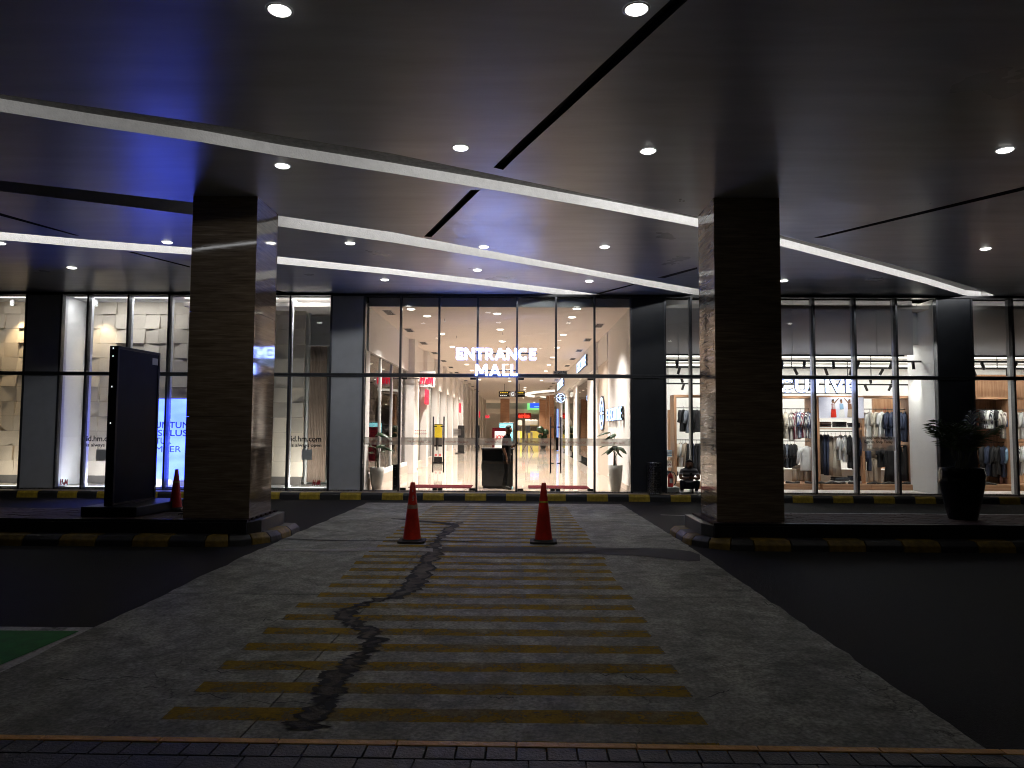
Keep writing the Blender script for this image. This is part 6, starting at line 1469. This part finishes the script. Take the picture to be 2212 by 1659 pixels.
def potted(lab, up_, vp, Yp, wtop, vtop, leaves, stemU, map_):
    b = atY(up_, vp, Yp); x = b.x; ztop = atY(up_, vtop, Yp).z; h = ztop - ZF
    t = thing('potted_plant', lab, 'potted plant', (x, Yp, ZF), 'potted leafy plants flanking the doors inside')
    r = wtop / 2
    m = MB(); m.lathe([(r * .62, 0), (r * .66, .02), (r * .86, h * .4), (r * .98, h * .8), (r, h), (r * .92, h), (r * .9, h - .04)], (x, Yp, ZF), 28); m.build('pot', 'pot_grey', t, True)
    m = MB(); m.lathe([(.001, h - .035), (r * .9, h - .035)], (x, Yp, ZF), 20, False); m.build('soil', 'soil', t)
    for i, (mid, wd, dy) in enumerate(leaves):
        pts = [atY(*map_(px, py), Yp + dy * (k / max(1, len(mid) - 1))) for k, (px, py) in enumerate(mid)]
        lf = leaf_mesh(pts, wd, .5, wav=.03).build('leaf', 'leaf_dark', t, True, fix=False); so_ = lf.modifiers.new('thick', 'SOLIDIFY'); so_.thickness = .004
        base = Vector((x + random.uniform(-.05, .05), Yp + random.uniform(-.04, .04), ztop - .04)); q = pts[0]; mm = MB(); md = base.lerp(q, .55) + Vector(((q.x - base.x) * -.2, 0, .05))
        mm.tube([base, md, q], [.011, .009, .006], 6); mm.build('stem', 'stem_green', lf, True)
m5 = lambda x, y: (777.66 + .16929 * x, 799.27 + .16929 * y)
m3 = lambda x, y: (972.1 + .32551 * x, 594.05 + .32551 * y)
potted('grey tapered pot with a broad leaved plant left of the left doors', 813.5, 1055, 19.55, .385, 1009, [
    ([(232, 795), (300, 815), (370, 860), (418, 935)], .26, -.15), ([(285, 850), (235, 815), (185, 850)], .14, .1), ([(225, 975), (300, 970), (370, 1000), (438, 1045)], .24, -.2), ([(215, 1000), (140, 965), (72, 985)], .17, -.1),
    ([(170, 1045), (110, 1050), (50, 1085)], .2, .15), ([(240, 1050), (300, 1035), (335, 1060)], .08, .1), ([(200, 990), (240, 960), (330, 955)], .2, .25), ([(60, 850), (20, 880), (-10, 930)], .12, .2)], 0, m5)
potted('grey tapered pot with a broad leaved plant right of the right doors', 1329.5, 1055, 19.55, .385, 1005, [
    ([(1062, 1042), (1020, 1048), (975, 1072)], .17, -.1), ([(1094, 1052), (1060, 1068), (1020, 1098)], .26, -.15), ([(1085, 1140), (1050, 1160), (1003, 1198)], .14, .1), ([(1110, 1135), (1060, 1150), (1045, 1195)], .26, -.2),
    ([(1110, 1140), (1150, 1150), (1172, 1190)], .28, -.15), ([(1112, 1170), (1130, 1190), (1145, 1212)], .12, -.1), ([(1090, 1130), (1105, 1145), (1120, 1180)], .22, .2), ([(1075, 1128), (1020, 1130), (990, 1150)], .14, .25)], 0, m3)
# palm in the big black pot
px_ = atY(U5(1157), V5(1420), 11.35).x; Yp = 11.35; zg = .352
t = thing('potted_palm', 'large glossy black pot with a feathery palm on the right island', 'potted plant', (px_, Yp, zg))
H_ = atY(U5(1157), V5(1112), Yp).z - zg; r = .325
m = MB(); m.lathe([(r * .60, 0), (r * .62, .015), (r * .80, H_ * .35), (r * .97, H_ * .72), (r * 1.0, H_ * .88), (r * .93, H_ * .985), (r * .95, H_), (r * .85, H_), (r * .84, H_ - .06)], (px_, Yp, zg), 36); m.build('pot', 'pot_black', t, True)
m = MB(); m.lathe([(.001, H_ - .05), (r * .85, H_ - .05)], (px_, Yp, zg), 20, False); m.build('soil', 'soil', t)
rp = random.Random(11)
for i in range(15):
    a = i * 2.4 + rp.uniform(-.3, .3); L_ = rp.uniform(.72, 1.02); lean = rp.uniform(.1, .58); base = Vector((px_ + .07 * math.cos(a), Yp + .07 * math.sin(a), zg + H_ - .05))
    tip = 0; P = []
    for k in range(13):
        s_ = k / 12; rad_ = lean * s_ ** 1.5 * L_ * .85; z_ = L_ * (s_ * 1.0 - .42 * lean * s_ ** 2.6) * .95
        P.append(base + Vector((rad_ * math.cos(a), rad_ * math.sin(a), z_)))
    m = MB(); m.tube(P, [.011 - .0006 * k for k in range(13)], 5); fr = m.build('frond_stalk', 'stem_green', t, True)
    m = MB()
    for k in range(5, 13):
        for sub in (0, .5):
            if k == 12 and sub: continue
            p = P[k].lerp(P[min(k + 1, 12)], sub); d = (P[min(k + 1, 12)] - P[k - 1]).normalized(); side = d.cross(Vector((0, 0, 1))).normalized()
            for s_ in (-1, 1):
                ll = .26 * math.sin(math.pi * min(.97, (k - 4) / 10 + .12)) + .06; dr = (side * s_ * .8 + d * .75 + Vector((0, 0, rp.uniform(-.35, .0)))).normalized()
                e = p + dr * ll + Vector((0, 0, -.05 * ll / .2)); mid = p + dr * ll * .5; wv = d * .011
                m.add([p - wv * .6, p + wv * .6, mid + wv, e, mid - wv], [(0, 1, 2, 3, 4)])
    m.build('leaflets', 'leaf_palm', fr, fix=False)

# ================================================================== street objects
def cone(x, y, z, h, lab, style, base_w=.40, rot=0):
    t = thing('traffic_cone', lab, 'traffic cone', (x, y, z), 'orange traffic cones'); k = h / .885
    r0, r1 = .135 * k, .033 * k; hb_ = .035 * k; rad = lambda zz: r0 + (r1 - r0) * (zz - hb_) / (h - hb_)
    m = MB(); w_ = base_w / 2 * k; c = .05 * k
    pl = [(-w_ + c, -w_), (w_ - c, -w_), (w_, -w_ + c), (w_, w_ - c), (w_ - c, w_), (-w_ + c, w_), (-w_, w_ - c), (-w_, -w_ + c)]
    pl = [(x + a * math.cos(rot) - b * math.sin(rot), y + a * math.sin(rot) + b * math.cos(rot)) for a, b in pl]
    m.prism(pl, z, z + hb_); m.build('rubber_base', 'rubber_black', t, bevel=.008)
    m = MB(); zs = [hb_, h * .2, h * .4, h * .6, h * .8, h - .004, h]
    m.lathe([(rad(zz) if zz < h else r1 * .8, zz) for zz in zs], (x, y, z), 32, False); m.build('cone_body', 'red_plastic', t, True)
    m = MB(); m.lathe([(rad(hb_) + .022 * k, hb_), (rad(hb_) + .012 * k, hb_ + .012), (rad(hb_) + .001, hb_ + .02)], (x, y, z), 28, False); m.build('collar', 'rubber_black', t, True)
    def bnd(za, zb, mat, nme, ragged=0):
        m = MB(); n = 40; V = []
        for s_, zz in ((0, za), (1, zb)):
            for q in range(n):
                a = 2 * math.pi * q / n; z2 = zz + (ragged * noise.noise(Vector((q * .55, s_ * 9, 1))) if s_ else 0); rr = rad(z2) + .0022
                V.append((x + rr * math.cos(a), y + rr * math.sin(a), z + z2))
        m.add(V, [(q, (q + 1) % n, n + (q + 1) % n, n + q) for q in range(n)]); m.build(nme, mat, t, True)
    if style == 'old':
        bnd(h * .565, h * .63, 'cone_old_band', 'worn_band', .035)
        m = MB()
        for (a, zz, w2, hh) in ((-1.35, .70, .018, .006), (-1.25, .76, .015, .03), (-1.45, .86, .012, .02), (-1.25, .72, .006, .018)):
            rr = rad(zz * h) + .002; pts = [(x + (rad(zz * h + dz) + .0025) * math.cos(a + da / rr), y + (rad(zz * h + dz) + .0025) * math.sin(a + da / rr), z + zz * h + dz) for da, dz in ((-w2, -hh), (w2, -hh * .5), (w2 * .6, hh), (-w2 * .7, hh * .7))]
            m.add(pts, [(0, 1, 2, 3)])
        m.build('scuff', 'cone_scuff', t, fix=False)
    elif style == 'band': bnd(h * .672, h * .70, 'cone_yellow', 'yellow_band')
    return t
c1 = atG(890, 1171, H_CON); c2 = atG(1174, 1172, H_CON)
cone(c1.x, c1.y, gz(c1.y) + H_CON, .885, 'left orange cone on the crossing with a worn torn band', 'old', rot=.03)
cone(c2.x, c2.y, gz(c2.y) + H_CON, .885, 'right orange cone on the crossing with a thin yellow band', 'band', rot=-.02)
p = atZ(379, 1101, .352); cone(p.x, p.y, .352, .66, 'dark orange cone on the island between signboard and left column', 'band', .36)
# black signboard
A0 = atY(249, 900, 10.95); A1 = atY(341, 900, 12.05); dv = Vector((A1.x - A0.x, 1.10, 0)); L_ = dv.length; dv.normalize(); nv = Vector((dv.y, -dv.x, 0))
t = thing('black_signboard', 'tall black advertising board standing edge on left of the left column', 'signboard', (A0.x, 11.5, .352))
zb_, zt_ = .50, atY(249, 747, 10.95).z
def bb(name, mat, s0, s1, n0, n1, z0, z1, bev=0):
    q = lambda s_, n_: (A0.x + dv.x * s_ + nv.x * n_, A0.y + dv.y * s_ + nv.y * n_)
    m = MB(); m.prism([q(s0, n1), q(s0, n0), q(s1, n0), q(s1, n1)][::-1], z0, z1); return m.build(name, mat, t, bevel=bev)
bb('board_core', 'signboard_frame', 0, L_, -.13, -.012, zb_, zt_)
bb('sign_face', 'signboard_face', .04, L_ - .04, -.0115, -.004, zb_ + .04, zt_ - .04)
for (a, b, c, d) in ((0, .04, zb_, zt_), (L_ - .04, L_, zb_, zt_), (.0405, L_ - .0405, zb_, zb_ + .04), (.0405, L_ - .0405, zt_ - .04, zt_)): bb('frame_bar', 'signboard_frame', a, b, -.0115, .008, c, d)
for vv in (752, 769, 835, 914):
    zz = atY(240, vv, 10.95).z; bb('bulb', 'white_sign_text', -.006, -.001, -.08, -.065, zz - .012, zz + .012)
bb('small_label', 'sticker_grey', L_ - .2, L_ - .05, -.0035, -.001, zt_ - .21, zt_ - .1)
m = MB(); m.prism([(A0.x - .42, 10.86), (A0.x + .42, 10.86), (A1.x + .48, 12.28), (A1.x - .4, 12.28)], .353, .5); m.build('plinth', 'signboard_frame', t, bevel=.01)
# cables on the island
m = MB(); pts = [Vector((-5.25 + .45 * math.sin(k * .5), 11.2 + .05 * k + .12 * math.sin(k * 1.3), .362)) for k in range(18)]; m.tube(pts, .009, 6); tag(m.build('loose_cable', 'rubber_black', None, True), 'thin loose black cable lying on the island by the signboard', 'cable')
# steel perforated bin
bx_ = atY(1413.5, 1066, 18.74).x; by_ = 18.72; t = thing('waste_bin', 'cylindrical perforated steel bin in front of the charcoal panel', 'bin', (bx_, by_, ZF)); h = .80; r = .185
m = MB(); m.lathe([(r * .86, .03), (r * .86, h - .03)], (bx_, by_, ZF), 24); m.build('liner', 'desk_black', t)
m = MB(); nV, nH = 30, 17
for q in range(nV):
    a = 2 * math.pi * q / nV; dx, dy = math.cos(a), math.sin(a); tx, ty = -dy, dx; ws = .0075
    p = [(bx_ + dx * rr + tx * s_ * ws, by_ + dy * rr + ty * s_ * ws) for rr, s_ in ((r - .003, -1), (r, -1), (r, 1), (r - .003, 1))]; m.prism(p, ZF + .03, ZF + h - .03)
for q in range(nH): zz = .06 + (h - .12) * q / (nH - 1); m.lathe([(r + .001, zz - .006), (r + .001, zz + .006)], (bx_, by_, ZF), 30, False)
m.build('perforated_shell', 'steel', t, fix=False)
for zz in (0, h - .035): m = MB(); m.lathe([(r + .004, zz), (r + .006, zz + .017), (r + .004, zz + .035), (r - .02, zz + .035)], (bx_, by_, ZF), 30); m.build('rim', 'steel', t, True)
box('opening', 'desk_black', bx_ - .03, bx_ + .09, by_ - r - .008, by_ - r + .03, ZF + .55, ZF + .69, t)
m = MB(); m.lathe([(.001, h), (r * .9, h)], (bx_, by_, ZF), 24, False); m.build('ash_tray', 'desk_black', t)
# cable on the sill by the left doors
m = MB(); b0 = atY(842, 1061, 18.75); pts = [Vector((b0.x - .15 + .022 * k, 18.72 + .03 * math.sin(k * 1.1), ZF + .012)) for k in range(16)]; m.tube(pts, .006, 5); tag(m.build('loose_cable', 'frame_side', None, True), 'thin tangled pale cable on the sill near the left potted plant', 'cable')

# ================================================================== people
def skin_mesh(V, E, root=0, sub=2):
    me = bpy.data.meshes.new('s'); me.from_pydata([Vector(v[:3]) for v in V], E, []); o = bpy.data.objects.new('s', me); C.objects.link(o)
    sk = o.modifiers.new('skin', 'SKIN'); sk.use_smooth_shade = True
    for i, v in enumerate(V):
        r_ = v[3]; q = me.skin_vertices[0].data[i]; q.radius = (r_, r_) if not isinstance(r_, tuple) else r_; q.use_root = (i == root)
    ss = o.modifiers.new('sub', 'SUBSURF'); ss.levels = sub; ss.render_levels = sub
    bpy.context.evaluated_depsgraph_get().update()
    out = bpy.data.meshes.new_from_object(o.evaluated_get(bpy.context.evaluated_depsgraph_get())); bpy.data.objects.remove(o); return out
def hand(wrist, dirv, side, curl=.5):
    """five short finger chains as vertex lists from a wrist"""
    d = Vector(dirv).normalized(); sd = Vector(side).normalized(); nn = d.cross(sd); out = []
    for k, (off, L_) in enumerate(((-.028, .062), (-.009, .072), (.010, .068), (.028, .052))):
        p = Vector(wrist) + d * .075 + sd * off; c = curl
        a = p; b = a + (d * math.cos(c) + nn * math.sin(c)) * L_ * .5; e = b + (d * math.cos(c * 2) + nn * math.sin(c * 2)) * L_ * .5
        out.append([(*(Vector(wrist) + d * .03 + sd * off * .5), .012), (*a, .0095), (*b, .008), (*e, .0065)])
    a = Vector(wrist) + d * .03 - sd * .03; b = a + (d * .7 - sd * .7) * .035; e = b + (d * .95 - sd * .2) * .03; out.append([(*a, .013), (*b, .0095), (*e, .008)])
    return out
def person(name, lab, loc, rotz, V, E, seg_mat, mats, hands, hairf, extra=None):
    body = skin_mesh(V, E); import bmesh
    bm = bmesh.new(); bm.from_mesh(body)
    for hv in hands:
        for ch in hv:
            fm = skin_mesh(ch, [(i, i + 1) for i in range(len(ch) - 1)], 0, 1); off = len(bm.verts); bm.from_mesh(fm)
    bm.to_mesh(body); bm.free()
    rm = Matrix.Rotation(rotz, 3, 'Z'); rr_ = lambda q: max(q) if isinstance(q, tuple) else q
    segs = [(Vector(V[a][:3]), Vector(V[b][:3]), mk, rr_(V[a][3]), rr_(V[b][3])) for (a, b), mk in zip(E, seg_mat)]
    body.materials.clear()
    for m_ in mats: body.materials.append(MATS[m_])
    handpts = [Vector(p[:3]) for hv in hands for ch in hv for p in ch]
    for p in body.polygons:
        c = p.center; best = None; bd = 9
        for a, b, mk, ra, rb in segs:
            t_ = max(0, min(1, (c - a).dot(b - a) / max(1e-6, (b - a).length_squared))); dd = (c - (a + (b - a) * t_)).length / (ra + (rb - ra) * t_)
            if dd < bd: bd = dd; best = mk
        if any((c - h_).length < .014 for h_ in handpts): best = 0
        p.material_index = best; p.use_smooth = True
    body.transform(rm.to_4x4()); o = link(name, body, Vector(loc)); tag(o, lab, 'person')
    def part(mb, nm_, mt, smooth=True):
        me_ = bpy.data.meshes.new(nm_); me_.from_pydata([rm @ p for p in mb.v], [], mb.f); me_.materials.append(MATS[mt])
        for p in me_.polygons: p.use_smooth = smooth
        q = bpy.data.objects.new(nm_, me_); C.objects.link(q); q.parent = o; return q
    hairf(part); return o
def hair_cap(part, c, rx, ry, rz, fwd, cut=.05):
    m = MB(); n = 20; k = 9; c = Vector(c); f_ = Vector(fwd).normalized(); V = []
    for j in range(k + 1):
        for i in range(n):
            a = 2 * math.pi * i / n; fr_ = math.cos(a) * f_.x + math.sin(a) * f_.y; lim = 1.85 - .95 * max(0, min(1, (fr_ - .1) * 1.6)); th_ = j / k * lim
            d = Vector((math.cos(a) * math.sin(th_), math.sin(a) * math.sin(th_), math.cos(th_)))
            w_ = (1 + .05 * noise.noise(d * 6)) * (1 - .05 * (j / k) ** 3); V.append(c + Vector((d.x * rx, d.y * ry, d.z * rz)) * w_)
    m.add(V, [(j * n + i, j * n + (i + 1) % n, (j + 1) * n + (i + 1) % n, (j + 1) * n + i) for j in range(k) for i in range(n)]); part(m, 'hair', 'hair')
# the guard: x forward, -y his right
V = [(0, 0, .93, (.135, .115)), (-.01, 0, 1.08, (.13, .105)), (0, 0, 1.24, (.15, .115)), (.0, 0, 1.38, (.13, .10)), (.02, 0, 1.475, .056), (.045, 0, 1.55, .074), (.062, 0, 1.63, .082), (.052, 0, 1.69, .062),
     (-.005, -.17, 1.39, .062), (-.03, -.215, 1.24, .052), (-.035, -.225, 1.12, .043), (.02, -.215, .98, .037), (.055, -.20, .87, .025), (.065, -.195, .80, (.036, .016)),
     (-.005, .17, 1.39, .062), (.01, .21, 1.24, .05), (.05, .22, 1.13, .043), (.15, .17, 1.18, .036), (.24, .11, 1.24, .026), (.29, .08, 1.27, (.034, .018)),
     (.0, -.095, .84, .092), (.012, -.10, .66, .078), (.02, -.105, .48, .06), (.01, -.105, .30, .056), (-.01, -.11, .10, .045), (.0, -.11, .055, .04), (.10, -.12, .035, .038), (.17, -.125, .03, .026),
     (.0, .095, .84, .092), (-.025, .10, .66, .078), (-.05, .105, .48, .06), (-.09, .105, .30, .056), (-.13, .11, .10, .045), (-.125, .11, .055, .04), (-.03, .115, .035, .038), (.04, .12, .03, .026),
     (.125, 0, 1.585, .014), (.145, 0, 1.60, .012), (.055, -.085, 1.60, .014), (.055, .085, 1.60, .014)]
E = [(0, 1), (1, 2), (2, 3), (3, 4), (4, 5), (5, 6), (6, 7), (3, 8), (8, 9), (9, 10), (10, 11), (11, 12), (12, 13), (3, 14), (14, 15), (15, 16), (16, 17), (17, 18), (18, 19), (0, 20), (20, 21), (21, 22), (22, 23), (23, 24), (24, 25), (25, 26), (26, 27), (0, 28), (28, 29), (29, 30), (30, 31), (31, 32), (32, 33), (33, 34), (34, 35), (5, 36), (6, 37), (6, 38), (6, 39)]
E = [e for e in E]
S = [1, 1, 1, 1, 0, 0, 0, 1, 1, 1, 0, 0, 0, 1, 1, 1, 0, 0, 0, 2, 2, 2, 2, 2, 3, 3, 3, 2, 2, 2, 2, 2, 3, 3, 3, 0, 0, 0, 0]
gp_ = atZ(1096, 1054, ZF); gx_ = atY(1095, 1050, 19.75).x
def guard_extra(part):
    hair_cap(part, (.045, 0, 1.645), .098, .088, .098, (1, 0, -.2))
    m = MB(); m.box(.285, .297, .045, .115, 1.25, 1.39); part(m, 'phone', 'black_metal', False)
    m = MB(); m.add([(.134 * math.cos(q * math.pi / 10), .118 * math.sin(q * math.pi / 10), z_) for z_ in (.93, .965) for q in range(20)], [(q, (q + 1) % 20, 20 + (q + 1) % 20, 20 + q) for q in range(20)]); part(m, 'belt', 'shoe_black')
    for s_ in (-1, 1): m = MB(); m.lathe([(.001, -.007), (.008, 0), (.001, .007)], (.135, s_ * .03, 1.625), 8, False); part(m, 'eye', 'hair')
    m = MB(); m.tube([(.128, -.022, 1.56), (.134, 0, 1.558), (.128, .022, 1.56)], .006, 5); part(m, 'mouth', 'red_letter')
person('person', 'standing guard in black shirt and trousers looking down beside the dark desk', (gx_, 19.72, ZF), R(-18), V, E, S, ['skin', 'guard_black', 'guard_black', 'shoe_black'],
       [hand((.062, -.196, .82), (.1, .02, -1), (0, 1, 0), .25), hand((.26, .10, 1.255), (.8, -.5, .35), (0, .3, 1), .7)], guard_extra)
# crouching man, faces the street (-y)
V = [(0, .13, .20, (.15, .12)), (0, .13, .33, (.14, .11)), (0, .07, .47, (.15, .12)), (0, .0, .60, (.13, .10)), (0, -.05, .675, .056), (0, -.105, .715, .075), (0, -.13, .78, .085), (0, -.10, .83, .066),
     (-.17, -.005, .60, .062), (-.215, -.09, .49, .052), (-.225, -.16, .41, .042), (-.15, -.25, .41, .036), (-.08, -.33, .43, .026), (-.05, -.36, .44, (.032, .018)),
     (.17, -.005, .60, .062), (.215, -.09, .49, .052), (.225, -.16, .41, .042), (.15, -.25, .41, .036), (.08, -.33, .43, .026), (.05, -.36, .44, (.032, .018)),
     (-.11, .10, .20, .095), (-.16, -.05, .28, .085), (-.20, -.17, .34, .066), (-.19, -.10, .20, .058), (-.18, -.02, .085, .045), (-.185, -.08, .05, .04), (-.20, -.17, .037, .038), (-.205, -.22, .03, .026),
     (.11, .10, .20, .095), (.16, -.05, .28, .085), (.20, -.17, .34, .066), (.19, -.10, .20, .058), (.18, -.02, .085, .045), (.185, -.08, .05, .04), (.20, -.17, .037, .038), (.205, -.22, .03, .026),
     (0, -.205, .745, .014), (-.09, -.11, .765, .014), (.09, -.11, .765, .014)]
E = [(0, 1), (1, 2), (2, 3), (3, 4), (4, 5), (5, 6), (6, 7), (3, 8), (8, 9), (9, 10), (10, 11), (11, 12), (12, 13), (3, 14), (14, 15), (15, 16), (16, 17), (17, 18), (18, 19), (0, 20), (20, 21), (21, 22), (22, 23), (23, 24), (24, 25), (25, 26), (26, 27), (0, 28), (28, 29), (29, 30), (30, 31), (31, 32), (32, 33), (33, 34), (34, 35), (6, 36), (6, 37), (6, 38)]
S = [2, 1, 1, 1, 0, 0, 0, 1, 1, 0, 0, 0, 0, 1, 1, 0, 0, 0, 0, 2, 2, 2, 2, 2, 3, 3, 3, 2, 2, 2, 2, 2, 3, 3, 3, 0, 0, 0]
def crouch_extra(part):
    hair_cap(part, (0, -.105, .80), .095, .10, .092, (0, -1, -.35))
    m = MB(); m.box(-.035, .035, -.40, -.388, .42, .56); part(m, 'phone', 'black_metal', False)
pc = atY(1489, 1070, 18.66)
person('person', 'crouching man in a striped shirt looking at his phone beside the right column', (pc.x, 18.68, ZF), R(-6), V, E, S, ['skin', 'tee_stripes', 'denim_dark', 'shoe_white'],
       [hand((-.07, -.335, .432), (.75, -.6, .2), (0, .3, 1), .6), hand((.07, -.335, .432), (-.75, -.6, .2), (0, -.3, -1), .6)], crouch_extra)
